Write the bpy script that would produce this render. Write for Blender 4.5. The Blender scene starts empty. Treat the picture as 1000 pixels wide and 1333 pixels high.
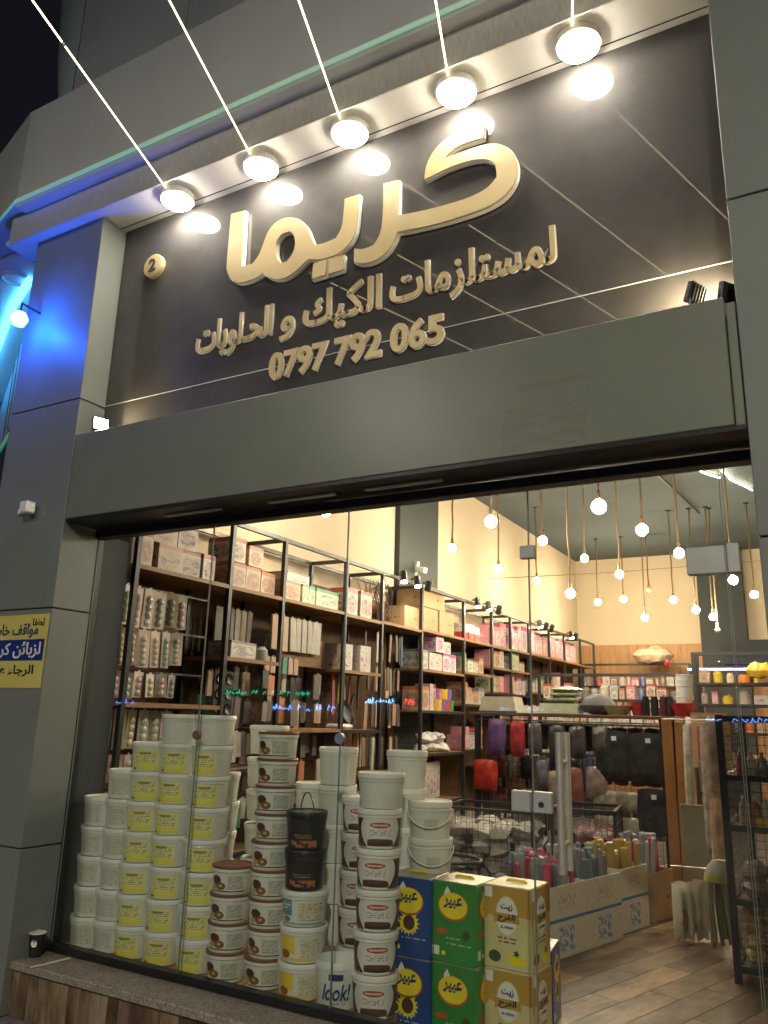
import bpy, math, random
from mathutils import Matrix, Vector
random.seed(7)
R = math.radians
sc = bpy.context.scene
C = sc.collection

# ------------------------------------------------------------------ camera, world, exposure
cam = bpy.data.cameras.new('camera'); camo = bpy.data.objects.new('camera', cam); C.objects.link(camo)
F_PX, PITCH, YAW, ROLL = 1025.4, -0.252707, -0.51578, 0.027327
def cam_axes():
    cy, sy = math.cos(YAW), math.sin(YAW); cp, sp = math.cos(PITCH), math.sin(PITCH); cr, sr = math.cos(ROLL), math.sin(ROLL)
    B = Matrix(((1,0,0),(0,0,-1),(0,1,0))); Yw = Matrix(((cy,-sy,0),(sy,cy,0),(0,0,1)))
    P = Matrix(((1,0,0),(0,cp,-sp),(0,sp,cp))); Q = Matrix(((cr,-sr,0),(sr,cr,0),(0,0,1)))
    return Q @ P @ B @ Yw
A_ = cam_axes()
right, down, fwd = Vector(A_[0]), Vector(A_[1]), Vector(A_[2])
m = Matrix.Identity(4)
for i in range(3):
    m[i][0], m[i][1], m[i][2] = right[i], -down[i], -fwd[i]
m.translation = Vector((0, -3.4, 1.33))
camo.matrix_world = m
cam.sensor_fit = 'HORIZONTAL'; cam.sensor_width = 36; cam.lens = F_PX / 1000 * 36
cam.clip_start = 0.05; cam.clip_end = 500
sc.camera = camo

w = bpy.data.worlds.new('World'); sc.world = w; w.use_nodes = True
wn = w.node_tree.nodes; bg = wn['Background']
sky = wn.new('ShaderNodeTexSky'); sky.sky_type = 'NISHITA'; sky.sun_disc = False
sky.sun_elevation = R(-4.0); sky.sun_rotation = R(120)
w.node_tree.links.new(sky.outputs[0], bg.inputs[0]); bg.inputs[1].default_value = 0.10
sc.view_settings.view_transform = 'Standard'; sc.view_settings.look = 'None'
sc.view_settings.exposure = 2.1; sc.view_settings.gamma = 1.0
sc.render.engine = 'CYCLES'
cy_ = sc.cycles
cy_.use_denoising = True
cy_.max_bounces = 8; cy_.diffuse_bounces = 4; cy_.glossy_bounces = 4; cy_.transparent_max_bounces = 24; cy_.transmission_bounces = 6
cy_.sample_clamp_indirect = 6.0
cy_.caustics_reflective = False; cy_.caustics_refractive = False

# light levels (the street level drives two added lamps; the rest are lit fixtures)
L_SOFFIT, L_BULB, L_SPOT, L_FLOOD, L_ADDED_STREET, L_BLUE = 28.0, 140.0, 115.0, 52.0, 380.0, 65.0

# ------------------------------------------------------------------ mesh helpers
class MB:
    def __init__(s): s.v = []; s.f = []; s.uv = None
    def add(s, V, Fc):
        n = len(s.v); s.v += [tuple(p) for p in V]; s.f += [tuple(i + n for i in q) for q in Fc]; return s
    def box(s, x0, x1, y0, y1, z0, z1):
        return s.add([(x0,y0,z0),(x1,y0,z0),(x1,y1,z0),(x0,y1,z0),(x0,y0,z1),(x1,y0,z1),(x1,y1,z1),(x0,y1,z1)],
                     [(3,2,1,0),(4,5,6,7),(0,1,5,4),(1,2,6,5),(2,3,7,6),(3,0,4,7)])
    def bbox(s, x0, x1, y0, y1, z0, z1, b=.004):
        # box with chamfered edges
        V = []; idx = {}
        for i, x in enumerate((x0, x1)):
            for j, y in enumerate((y0, y1)):
                for k, z in enumerate((z0, z1)):
                    sx, sy, sz = (1-2*i), (1-2*j), (1-2*k)
                    for a in range(3):
                        p = [x + sx*b*(a != 0), y + sy*b*(a != 1), z + sz*b*(a != 2)]
                        idx[(i,j,k,a)] = len(V); V.append(tuple(p))
        Fs = []
        I = lambda i,j,k,a: idx[(i,j,k,a)]
        Fs += [(I(0,0,0,0),I(0,0,1,0),I(0,1,1,0),I(0,1,0,0)), (I(1,0,0,0),I(1,1,0,0),I(1,1,1,0),I(1,0,1,0))]
        Fs += [(I(0,0,0,1),I(1,0,0,1),I(1,0,1,1),I(0,0,1,1)), (I(0,1,0,1),I(0,1,1,1),I(1,1,1,1),I(1,1,0,1))]
        Fs += [(I(0,0,0,2),I(0,1,0,2),I(1,1,0,2),I(1,0,0,2)), (I(0,0,1,2),I(1,0,1,2),I(1,1,1,2),I(0,1,1,2))]
        for j in (0,1):
            for k in (0,1): Fs.append((I(0,j,k,1),I(1,j,k,1),I(1,j,k,2),I(0,j,k,2)))
        for i in (0,1):
            for k in (0,1): Fs.append((I(i,0,k,0),I(i,1,k,0),I(i,1,k,2),I(i,0,k,2)))
        for i in (0,1):
            for j in (0,1): Fs.append((I(i,j,0,0),I(i,j,1,0),I(i,j,1,1),I(i,j,0,1)))
        for i in (0,1):
            for j in (0,1):
                for k in (0,1): Fs.append((I(i,j,k,0),I(i,j,k,1),I(i,j,k,2)))
        return s.add(V, Fs)
    def lathe(s, prof, n=24, c=(0,0,0)):
        V = []; Fs = []
        for r, z in prof:
            for k in range(n):
                a = 2*math.pi*k/n; V.append((c[0]+r*math.cos(a), c[1]+r*math.sin(a), c[2]+z))
        for j in range(len(prof)-1):
            for k in range(n):
                k2 = (k+1) % n; Fs.append((j*n+k, j*n+k2, (j+1)*n+k2, (j+1)*n+k))
        if prof[0][0] > 1e-6: Fs.append(tuple(reversed(range(n))))
        if prof[-1][0] > 1e-6: Fs.append(tuple((len(prof)-1)*n+k for k in range(n)))
        return s.add(V, Fs)
    def tube(s, pts, r, n=6, closed=False, r_end=None):
        pts = [Vector(p) for p in pts]; N = len(pts); V = []; Fs = []
        up0 = None
        for i, p in enumerate(pts):
            if closed: t = pts[(i+1) % N] - pts[i-1]
            else: t = pts[min(i+1, N-1)] - pts[max(i-1, 0)]
            t.normalize()
            up = Vector((0,0,1)) if abs(t.z) < .95 else Vector((1,0,0))
            if up0 is not None: up = up0
            a = t.cross(up)
            if a.length < 1e-4: a = t.cross(Vector((0,1,0)))
            a.normalize(); b = a.cross(t); up0 = b
            rr = r if r_end is None else r + (r_end - r)*i/max(1, N-1)
            for k in range(n):
                g = 2*math.pi*k/n; V.append(p + a*(rr*math.cos(g)) + b*(rr*math.sin(g)))
        for j in range(N if closed else N-1):
            j2 = (j+1) % N
            for k in range(n):
                k2 = (k+1) % n; Fs.append((j*n+k, j*n+k2, j2*n+k2, j2*n+k))
        if not closed: Fs += [tuple(reversed(range(n))), tuple((N-1)*n+k for k in range(n))]
        return s.add(V, Fs)
    def bar(s, p, q, w):     # square section bar
        return s.tube([p, q], w*.7071, 4)
    def me(s, name, smooth=False):
        me = bpy.data.meshes.new(name); me.from_pydata(s.v, [], s.f)
        if smooth:
            me.polygons.foreach_set('use_smooth', [True]*len(me.polygons))
            try: me.set_sharp_from_angle(angle=R(40))
            except Exception: pass
        me.update(); return me

def put(name, me, mt, parent=None, loc=None, rot=None, scale=None, color=None):
    o = bpy.data.objects.new(name, me); C.objects.link(o)
    if mt is not None and not me.materials: me.materials.append(mt)
    elif mt is not None and me.materials[0] is not mt:
        o.material_slots[0].link = 'OBJECT'; o.material_slots[0].material = mt
    if parent is not None: o.parent = parent
    if loc is not None: o.location = loc
    if rot is not None: o.rotation_euler = rot
    if scale is not None: o.scale = scale
    if color is not None: o.color = (*color, 1)
    return o
def tag(o, label, cat, group=None, kind=None):
    if label: o['label'] = label
    if cat: o['category'] = cat
    if group: o['group'] = group
    if kind: o['kind'] = kind
    return o
def thing(name, label, cat, loc=(0,0,0), rotz=0.0, group=None):
    o = bpy.data.objects.new(name, None); C.objects.link(o); o.location = loc; o.rotation_euler = (0,0,rotz)
    o.empty_display_size = .05
    return tag(o, label, cat, group)
def struct(name, me, mt, parent=None, **k):
    o = put(name, me, mt, parent, **k)
    if parent is None: o['kind'] = 'structure'
    return o
def dup(root, loc, rotz, label, group=None):
    r = root.copy(); C.objects.link(r); r.location = loc; r.rotation_euler = (0,0,rotz); r['label'] = label
    if group: r['group'] = group
    for ch in list(root.children):
        c = ch.copy(); C.objects.link(c); c.parent = r
        for g in list(ch.children):
            d = g.copy(); C.objects.link(d); d.parent = c
    return r
ORD = ['first','second','third','fourth','fifth','sixth','seventh','eighth','ninth','tenth','eleventh','twelfth','thirteenth','fourteenth',
       'fifteenth','sixteenth','seventeenth','eighteenth','nineteenth','twentieth','twenty-first','twenty-second','twenty-third','twenty-fourth',
       'twenty-fifth','twenty-sixth','twenty-seventh','twenty-eighth','twenty-ninth','thirtieth']

# unit box with a 0..1 UV on every side
def unit_box():
    b = MB().box(-.5,.5,-.5,.5,0,1); me = b.me('unit_box'); uv = me.uv_layers.new(name='UVMap')
    for p in me.polygons:
        n = p.normal
        for li in p.loop_indices:
            co = me.vertices[me.loops[li].vertex_index].co
            if abs(n.z) > .5: u, v = co.x+.5, co.y+.5
            elif abs(n.x) > .5: u, v = (co.y+.5) if n.x > 0 else (.5-co.y), co.z
            else: u, v = (co.x+.5) if n.y < 0 else (.5-co.x), co.z
            uv.data[li].uv = (u, v)
    return me
UB = unit_box()
def pbox(name, mt, loc, size, rotz=0.0, parent=None, color=None):      # printed box, origin at base centre
    me = UB
    if not me.materials: me.materials.append(mt)
    o = bpy.data.objects.new(name, me); C.objects.link(o)
    o.material_slots[0].link = 'OBJECT'; o.material_slots[0].material = mt
    o.location = loc; o.scale = size; o.rotation_euler = (0,0,rotz)
    if parent is not None: o.parent = parent
    if color is not None: o.color = (*color, 1)
    return o

# ------------------------------------------------------------------ materials
class S:                                  # little arithmetic on node sockets
    def __init__(s, nt, sock): s.nt = nt; s.k = sock
    def op(s, o, b=None, c=None):
        n = s.nt.nodes.new('ShaderNodeMath'); n.operation = o
        for i, x in enumerate((s, b, c)):
            if x is None: continue
            if isinstance(x, S): s.nt.links.new(x.k, n.inputs[i])
            else: n.inputs[i].default_value = x
        return S(s.nt, n.outputs[0])
    def __add__(s, b): return s.op('ADD', b)
    def __sub__(s, b): return s.op('SUBTRACT', b)
    def __mul__(s, b): return s.op('MULTIPLY', b)
    def __truediv__(s, b): return s.op('DIVIDE', b)
    def lt(s, b): return s.op('LESS_THAN', b)
    def gt(s, b): return s.op('GREATER_THAN', b)
    def abs(s): return s.op('ABSOLUTE')
    def sq(s): return s.op('MULTIPLY', s)
    def fr(s): return s.op('FRACT')
class MatB:
    def __init__(s, name):
        s.m = bpy.data.materials.new(name); s.m.use_nodes = True; s.nt = s.m.node_tree; s.n = s.nt.nodes; s.l = s.nt.links
        s.b = s.n['Principled BSDF']
    def node(s, t, **k):
        n = s.n.new(t)
        for a, v in k.items(): setattr(n, a, v)
        return n
    def coord(s, which='Object', scale=None):
        t = s.node('ShaderNodeTexCoord'); o = t.outputs[which]
        if scale is not None:
            mp = s.node('ShaderNodeMapping'); mp.inputs['Scale'].default_value = scale; s.l.new(o, mp.inputs[0]); o = mp.outputs[0]
        return o
    def uv(s):
        x = s.node('ShaderNodeSeparateXYZ'); s.l.new(s.coord('UV'), x.inputs[0]); return S(s.nt, x.outputs[0]), S(s.nt, x.outputs[1])
    def noise(s, scale=5.0, detail=4.0, coord=None, rough=.6):
        n = s.node('ShaderNodeTexNoise'); n.inputs['Scale'].default_value = scale; n.inputs['Detail'].default_value = detail; n.inputs['Roughness'].default_value = rough
        s.l.new(coord if coord is not None else s.coord('Object'), n.inputs['Vector']); return n
    def ramp(s, fac, stops, interp='LINEAR'):
        r = s.node('ShaderNodeValToRGB'); r.color_ramp.interpolation = interp
        while len(r.color_ramp.elements) < len(stops): r.color_ramp.elements.new(.5)
        for e, (p, c) in zip(r.color_ramp.elements, stops): e.position = p; e.color = (*c, 1) if len(c) == 3 else c
        s.l.new(fac.k if isinstance(fac, S) else fac, r.inputs[0]); return r.outputs[0]
    def mix(s, fac, a, b, blend='MIX'):
        n = s.node('ShaderNodeMix', data_type='RGBA', blend_type=blend)
        f = n.inputs[0]
        if isinstance(fac, S): s.l.new(fac.k, f)
        elif isinstance(fac, (int, float)): f.default_value = fac
        else: s.l.new(fac, f)
        for sock, v in ((n.inputs[6], a), (n.inputs[7], b)):
            if isinstance(v, tuple): sock.default_value = (*v, 1)
            else: s.l.new(v, sock)
        return n.outputs[2]
    def col(s, v):
        if isinstance(v, tuple): s.b.inputs['Base Color'].default_value = (*v, 1)
        else: s.l.new(v, s.b.inputs['Base Color'])
        return s
    def set(s, **k):
        for a, v in k.items(): s.b.inputs[a.replace('_', ' ')].default_value = v
        return s
    def bump(s, h, strength=.2, dist=.01):
        n = s.node('ShaderNodeBump'); n.inputs['Strength'].default_value = strength; n.inputs['Distance'].default_value = dist
        s.l.new(h.k if isinstance(h, S) else h, n.inputs['Height']); s.l.new(n.outputs[0], s.b.inputs['Normal']); return s

def plain(name, c, rough=.5, metal=0.0, var=.12, scale=6.0, bump=0.0, spec=.5, bscale=None, stretch=None):
    M = MatB(name); co = M.coord('Object', stretch) if stretch else None
    n = M.noise(scale, 5, co)
    a = tuple(x*(1-var) for x in c); b = tuple(min(1, x*(1+var)) for x in c)
    M.col(M.ramp(n.outputs[0], [(.3, a), (.7, b)]))
    rr = M.node('ShaderNodeMapRange'); rr.inputs[3].default_value = max(.02, rough-.08); rr.inputs[4].default_value = min(1, rough+.1)
    M.l.new(n.outputs[0], rr.inputs[0]); M.l.new(rr.outputs[0], M.b.inputs['Roughness'])
    M.set(Metallic=metal); M.b.inputs['Specular IOR Level'].default_value = spec
    if bump: M.bump(M.noise(bscale or scale*6, 3, co).outputs[0], bump, .004)
    return M.m
def emit(name, c, strength, base=(.8,.8,.8)):
    M = MatB(name); M.col(base)
    M.b.inputs['Emission Color'].default_value = (*c, 1); M.b.inputs['Emission Strength'].default_value = strength
    try: M.m.cycles.emission_sampling = 'FRONT'
    except Exception: pass
    return M.m
def tinted(name, rough=.5, lo=.8, hi=1.15, scale=8.0, metal=0.0, bump=0.0, stretch=None, trans=0.0):   # colour comes from the object
    M = MatB(name); oi = M.node('ShaderNodeObjectInfo'); co = M.coord('Object', stretch) if stretch else None
    n = M.noise(scale, 5, co)
    g = M.ramp(n.outputs[0], [(.3, (lo,)*3), (.7, (hi,)*3)])
    M.col(M.mix(1.0, oi.outputs['Color'], g, 'MULTIPLY')); M.set(Roughness=rough, Metallic=metal)
    if bump: M.bump(n.outputs[0], bump, .01)
    if trans: M.set(Transmission_Weight=trans)
    return M.m

mt = {}
mt['clad'] = plain('aluminium_cladding', (.18,.198,.178), .5, 0, .08, 2.2, .03)
mt['clad_side'] = mt['clad']
mt['dark'] = plain('black_powder_coat', (.018,.018,.02), .4, 0, .2, 9)
mt['black_frame'] = plain('black_window_frame', (.012,.012,.013), .35, 0, .2, 12)
mt['post'] = plain('grey_black_steel', (.03,.032,.036), .38, .3, .2, 14)
mt['joint'] = plain('dark_joint', (.02,.02,.02), .7)
mt['soffit'] = plain('white_soffit_paint', (.70,.68,.63), .55, 0, .06, 3)
mt['upper'] = plain('grey_upper_cladding', (.52,.54,.56), .45, 0, .07, 1.5)
mt['beige'] = plain('beige_plaster', (.54,.455,.345), .85, 0, .05, 1.3, .05, .2)
mt['ceiling'] = plain('dark_grey_ceiling', (.06,.08,.09), .85, 0, .15, 1.2)
mt['darkcol'] = plain('dark_grey_column', (.03,.038,.042), .7, 0, .1, 2)
mt['chrome'] = plain('brushed_steel', (.66,.63,.56), .42, .75, .06, 20)
mt['patch'] = plain('satin_patch_fitting', (.48,.50,.47), .45, .35, .06, 12)
mt['edge'] = plain('polished_glass_edge', (.20,.24,.21), .15, 0, .1, 9)
mt['white_plastic'] = plain('white_plastic', (.74,.73,.68), .38, 0, .05, 7)
mt['bucket'] = plain('off_white_bucket', (.73,.74,.68), .35, 0, .06, 5)
mt['lid'] = plain('white_bucket_lid', (.76,.76,.70), .35, 0, .05, 5)
mt['brown_lid'] = plain('brown_bucket_lid', (.20,.075,.03), .4, 0, .12, 8)
mt['black_plastic'] = plain('black_bucket', (.012,.012,.014), .3, 0, .3, 6)
mt['wood_shelf'] = plain('wooden_shelf_board', (.25,.135,.06), .5, 0, .35, 5, .05, .4, 30, (14,1.2,14))
mt['wood_back'] = plain('wooden_back_board', (.115,.062,.030), .65, 0, .3, 4, .03, .3, 30, (3,3,.4))
mt['wood_panel'] = plain('wood_wall_panel', (.40,.22,.11), .55, 0, .25, 4, .03, .3, 30, (6,6,.5))
mt['tinted'] = tinted('coloured_card', .5)
mt['gloss'] = tinted('coloured_plastic', .25, .85, 1.1, 10)
mt['film'] = tinted('crinkled_plastic_wrap', .15, .6, 1.3, 14, 0, .9)
mt['cloth'] = tinted('matt_paper', .75, .8, 1.15, 9, 0, .3)
def m_plank():
    M = MatB('wood_look_plank'); oi = M.node('ShaderNodeObjectInfo'); ad = M.node('ShaderNodeVectorMath'); ad.operation = 'ADD'
    cx = M.node('ShaderNodeCombineXYZ'); r = S(M.nt, oi.outputs['Random'])*37.0
    for i in range(3): M.l.new(r.k, cx.inputs[i])
    M.l.new(M.coord('Object', (9,1.3,1.3)), ad.inputs[0]); M.l.new(cx.outputs[0], ad.inputs[1])
    g = M.noise(4.0, 6, ad.outputs[0], .65); ad2 = M.node('ShaderNodeVectorMath'); ad2.operation = 'ADD'
    M.l.new(M.coord('Object', (2.5,1.2,1.2)), ad2.inputs[0]); M.l.new(cx.outputs[0], ad2.inputs[1]); b = M.noise(2.2, 4, ad2.outputs[0], .6)
    c = M.mix(1.0, oi.outputs['Color'], M.ramp(g.outputs[0], [(.28, (.6,.6,.6)), (.72, (1.25,1.25,1.25))]), 'MULTIPLY')
    M.col(M.mix(1.0, c, M.ramp(b.outputs[0], [(.38, (.42,.40,.38)), (.58, (1.15,1.15,1.15))]), 'MULTIPLY')); M.set(Roughness=.36); M.bump(g.outputs[0], .08, .003); return M.m
mt['plank'] = m_plank()
mt['gold'] = plain('gold_letter_face', (.58,.46,.235), .40, .15, .06, 5, .02)
mt['acrylic'] = plain('pale_letter_edge', (.90,.89,.85), .4, 0, .03, 6)
mt['ink'] = plain('dark_ink', (.015,.015,.03), .5, 0, .1)
mt['ink_blue'] = plain('navy_ink', (.01,.03,.12), .5, 0, .1)
mt['white_print'] = plain('white_print', (.78,.78,.72), .5, 0, .05)
mt['cord'] = plain('brown_rope_cord', (.14,.09,.05), .9, 0, .25, 60)
mt['socket'] = plain('brass_socket', (.25,.17,.09), .4, .6, .1)
mt['bulb_warm'] = emit('warm_bulb', (1,.79,.52), L_BULB)
mt['bulb_white'] = emit('white_bulb', (1,.90,.78), L_BULB*.9)
mt['bulb_off'] = plain('unlit_bulb_glass', (.5,.42,.3), .1)
mt['spot'] = emit('spot_lens', (1,.87,.70), L_SPOT)
mt['lamp'] = emit('soffit_lamp_diffuser', (1,.91,.76), L_SOFFIT)
mt['flood'] = emit('floodlight_led', (1,.80,.50), L_FLOOD)
mt['green_led'] = emit('green_led_strip', (.02,.9,.42), .045)
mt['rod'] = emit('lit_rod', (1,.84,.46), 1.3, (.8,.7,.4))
mt['blue_lamp'] = emit('blue_lamp', (.008,.11,1.0), L_BLUE)
mt['cyan_lamp'] = emit('cyan_lamp', (.06,.42,1.0), 1.5)
mt['led_white'] = emit('led_ribbon', (1,.86,.60), 12.0)

def m_sign():
    M = MatB('dark_brushed_sign_panel')
    n = M.noise(3, 6); br = M.noise(60, 3, M.coord('Object', (30, 1, 1.2)))
    M.col(M.ramp(n.outputs[0], [(.3, (.056,.053,.051)), (.7, (.086,.081,.077))]))
    r = M.node('ShaderNodeMapRange'); r.inputs[3].default_value = .62; r.inputs[4].default_value = .80
    M.l.new(br.outputs[0], r.inputs[0]); M.l.new(r.outputs[0], M.b.inputs['Roughness'])
    M.set(Coat_Weight=1.0, Coat_Roughness=.012, Metallic=0.0); M.b.inputs['Specular IOR Level'].default_value = .15
    M.bump(br.outputs[0], .10, .001)
    return M.m
mt['sign'] = m_sign()
def m_hatch():
    M = MatB('brushed_beam_trim'); br = M.noise(30, 3, M.coord('Object', (8,1,.4)))
    M.col(M.ramp(br.outputs[0], [(.3, (.46,.46,.43)), (.7, (.70,.69,.63))])); M.set(Roughness=.4, Metallic=.3); return M.m
mt['hatch'] = m_hatch()
def m_glass(name, tint):
    M = MatB(name); n = M.n; n.remove(M.b)
    tr = n.new('ShaderNodeBsdfTransparent'); tr.inputs[0].default_value = (*tint, 1)
    gl = n.new('ShaderNodeBsdfGlossy'); gl.inputs['Roughness'].default_value = 0.0
    lw = n.new('ShaderNodeLayerWeight'); lw.inputs[0].default_value = .5
    f5 = S(M.nt, lw.outputs['Facing']).op('POWER', 5.0)*.9 + .035
    mx = n.new('ShaderNodeMixShader'); out = n['Material Output']
    M.l.new(f5.k, mx.inputs[0]); M.l.new(tr.outputs[0], mx.inputs[1]); M.l.new(gl.outputs[0], mx.inputs[2]); M.l.new(mx.outputs[0], out.inputs[0])
    return M.m
mt['glass'] = m_glass('shop_window_glass', (.95,.97,.945))
mt['clear'] = m_glass('clear_bulb_glass', (.97,.95,.92))
def m_granite():
    M = MatB('speckled_granite'); v = M.node('ShaderNodeTexVoronoi'); v.inputs['Scale'].default_value = 130; M.l.new(M.coord('Object'), v.inputs['Vector'])
    n = M.noise(4, 6); c = M.ramp(v.outputs['Color'], [(.1, (.16,.135,.09)), (.5, (.33,.285,.20)), (.9, (.48,.43,.33))])
    M.col(M.mix(.6, c, M.ramp(n.outputs[0], [(.3, (.5,.5,.5)), (.7, (1,1,1))]), 'MULTIPLY')); M.set(Roughness=.38); return M.m
mt['granite'] = m_granite()
def m_pave():
    M = MatB('dusty_pavement'); n = M.noise(2.5, 8); n2 = M.noise(40, 4)
    M.col(M.mix(.5, M.ramp(n.outputs[0], [(.3, (.10,.095,.09)), (.7, (.20,.19,.17))]), M.ramp(n2.outputs[0], [(.3, (.08,.08,.08)), (.7, (.24,.23,.22))]))); M.set(Roughness=.8)
    M.bump(n2.outputs[0], .3, .01); return M.m
mt['pave'] = m_pave()

def ell(u, v, cu, cv, ru, rv): return (((u-cu)/ru).sq() + ((v-cv)/rv).sq()).lt(1.0)
def rect(u, v, u0, u1, v0, v1): return u.gt(u0)*u.lt(u1)*v.gt(v0)*v.lt(v1)
def textmask(M, u, v, rows=14, cols=34, seed=0.0):           # broken lines that read as small print
    cx = M.node('ShaderNodeCombineXYZ'); M.l.new((u*cols).k, cx.inputs[0]); M.l.new(((v*rows).op('FLOOR')*7.31+seed).k, cx.inputs[1])
    n = M.noise(1.0, 1.0, cx.outputs[0]); return ((v*rows).fr()).lt(.5)*S(M.nt, n.outputs[0]).gt(.5)
def m_label(name, layers, base=(.75,.74,.67), rough=.4, dirt=.1):
    # layers: list of (kind, args, colour)
    M = MatB(name); u, v = M.uv(); c = base
    for i, (k, a, colr) in enumerate(layers):
        if k == 'rect': f = rect(u, v, *a)
        elif k == 'ell': f = ell(u, v, *a)
        elif k == 'text': f = rect(u, v, *a[:4])*textmask(M, u, v, a[4] if len(a) > 4 else 16, a[5] if len(a) > 5 else 40, i*3.7)
        elif k == 'grad': f = ((v-a[0])/(a[1]-a[0])).op('MAXIMUM', 0.0).op('MINIMUM', 1.0)
        elif k == 'flank': f = ((u-.5).abs() - (v*a[1]).op('SINE')*a[2]).gt(a[0])
        elif k == 'blot':
            cx = M.node('ShaderNodeCombineXYZ'); M.l.new(u.k, cx.inputs[0]); M.l.new(v.k, cx.inputs[1])
            nn = M.noise(a[4], 3, cx.outputs[0]); f = rect(u, v, *a[:4])*S(M.nt, nn.outputs[0]).gt(a[5])
        c = M.mix(f, c, colr)
    nz = M.noise(9, 4); g = M.ramp(nz.outputs[0], [(.3, (1-dirt,)*3), (.7, (1,1,1))])
    if isinstance(c, tuple): M.col(c)
    else: M.col(M.mix(1.0, c, g, 'MULTIPLY'))
    M.set(Roughness=rough); return M.m
DK = (.08,.07,.06)
mt['lab_yellow'] = m_label('yellow_bucket_label', [('grad', (.55,.0), (.80,.72,.05)), ('text', (.12,.9,.35,.92,11,26), (.25,.22,.06)), ('rect', (.0,.14,.0,.10), (.15,.14,.05)), ('rect', (.3,.7,.78,.88), (.30,.26,.05))], (.82,.79,.38))
mt['lab_plain'] = m_label('faded_paper_label', [('text', (.08,.92,.08,.92,12,24), (.36,.35,.27)), ('ell', (.3,.5,.2,.3), (.58,.56,.46))], (.66,.65,.55))
mt['lab_dates'] = m_label('date_paste_label', [('rect', (.55,.95,.12,.88), (.55,.56,.47)), ('text', (.56,.94,.15,.85,14,30), (.2,.2,.16)), ('ell', (.22,.62,.15,.25), (.09,.03,.015)), ('ell', (.36,.3,.14,.22), (.25,.09,.02)), ('ell', (.14,.25,.09,.15), (.45,.35,.12)), ('rect', (.0,1.0,.0,.06), (.06,.04,.03)), ('ell', (.36,.32,.05,.08), (.55,.4,.2))], (.70,.69,.60))
mt['lab_teal'] = m_label('teal_cream_label', [('rect', (.0,.30,.35,1.0), (.12,.30,.34)), ('text', (.02,.28,.6,.9,8,14), (.7,.72,.66)), ('rect', (.42,.98,.08,.92), (.72,.66,.45)), ('text', (.45,.95,.12,.88,12,26), (.3,.26,.16)), ('rect', (0,1,0,.07), (.10,.38,.42)), ('ell', (.16,.2,.1,.12), (.3,.18,.08))], (.74,.74,.68))
mt['lab_mustard'] = m_label('mustard_label', [('rect', (.1,.45,.3,1.0), (.85,.60,.06)), ('rect', (.55,.98,.1,.95), (.70,.66,.5)), ('text', (.57,.96,.15,.9,12,26), (.32,.28,.18)), ('rect', (0,1,0,.12), (.75,.55,.10)), ('ell', (.22,.26,.12,.18), (.28,.13,.03))], (.76,.74,.64))
mt['lab_cake'] = m_label('chocolate_cake_label', [('flank', (.22,2.6,.14), (.075,.028,.015)), ('ell', (.5,.78,.17,.10), (.42,.05,.03)), ('rect', (.37,.63,.75,.81), (.75,.6,.5)), ('text', (.32,.68,.42,.60,14,24), (.25,.2,.18)), ('rect', (.28,.74,.05,.22), (.07,.025,.015)), ('ell', (.5,.24,.22,.07), (.12,.05,.03))], (.74,.73,.66))
mt['lab_black'] = m_label('black_gold_label', [('text', (.25,.75,.46,.54,20,30), (.40,.30,.12)), ('blot', (.15,.85,.05,.30,4.0,.47), (.42,.15,.04)), ('rect', (.3,.7,.40,.42), (.4,.3,.12))], (.013,.013,.015), .3)
def box_print(name, base, head, pic, pic2, ink=DK):
    M = MatB(name); u, v = M.uv(); oi = M.node('ShaderNodeObjectInfo'); rnd = S(M.nt, oi.outputs['Random'])
    cx = M.node('ShaderNodeCombineXYZ'); M.l.new((u*1.6+rnd*17.0).k, cx.inputs[0]); M.l.new((v*2.2+rnd*31.0).k, cx.inputs[1])
    pn = M.noise(2.0, 5, cx.outputs[0], .7)
    img = M.ramp(pn.outputs[0], [(.30, tuple(x*.4 for x in pic2)), (.44, pic2), (.50, pic), (.60, head), (.68, base)])
    c = M.mix(v.gt(rnd*.08+.80), base, head)
    c = M.mix(rect(u, v, .08, .92, .12, .72)*((u-.5).sq()*1.2 + (v-.42).sq()*1.6).lt(rnd*.12+.16), c, img)
    c = M.mix(rect(u, v, .1, .9, .73, .80)*textmask(M, u, v, 30, 22, 1.0), c, ink)
    c = M.mix(rect(u, v, .08, .6, .03, .11)*textmask(M, u, v, 26, 20, 5.0), c, ink)
    g = M.ramp(M.noise(7, 4).outputs[0], [(.3, (.84,.84,.84)), (.7, (1,1,1))])
    M.col(M.mix(1.0, c, g, 'MULTIPLY')); M.set(Roughness=.45); return M.m
mt['box_pan'] = box_print('red_white_pan_box', (.56,.50,.42), (.40,.07,.05), (.48,.42,.36), (.10,.08,.07))
mt['box_orange'] = box_print('orange_appliance_box', (.55,.42,.30), (.50,.16,.07), (.20,.16,.15), (.55,.35,.25))
mt['box_pink'] = box_print('pink_carton', (.58,.32,.34), (.55,.14,.22), (.70,.62,.62), (.45,.18,.28))
mt['box_white'] = box_print('white_gift_box', (.60,.57,.54), (.54,.48,.47), (.60,.54,.56), (.36,.20,.24))
mt['box_magenta'] = box_print('magenta_white_box', (.74,.68,.70), (.62,.08,.30), (.68,.55,.62), (.45,.10,.32))
mt['box_red'] = m_label('red_white_box', [('rect', (0,1,0,.5), (.60,.04,.03)), ('text', (.1,.9,.55,.9,10,14), (.4,.2,.15))], (.74,.70,.64), .45)
mt['box_green'] = box_print('pale_green_box', (.62,.62,.46), (.10,.32,.22), (.55,.56,.40), (.25,.33,.22))
mt['box_beige'] = box_print('beige_printed_box', (.50,.40,.28), (.42,.20,.11), (.50,.40,.28), (.30,.20,.12))
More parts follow.
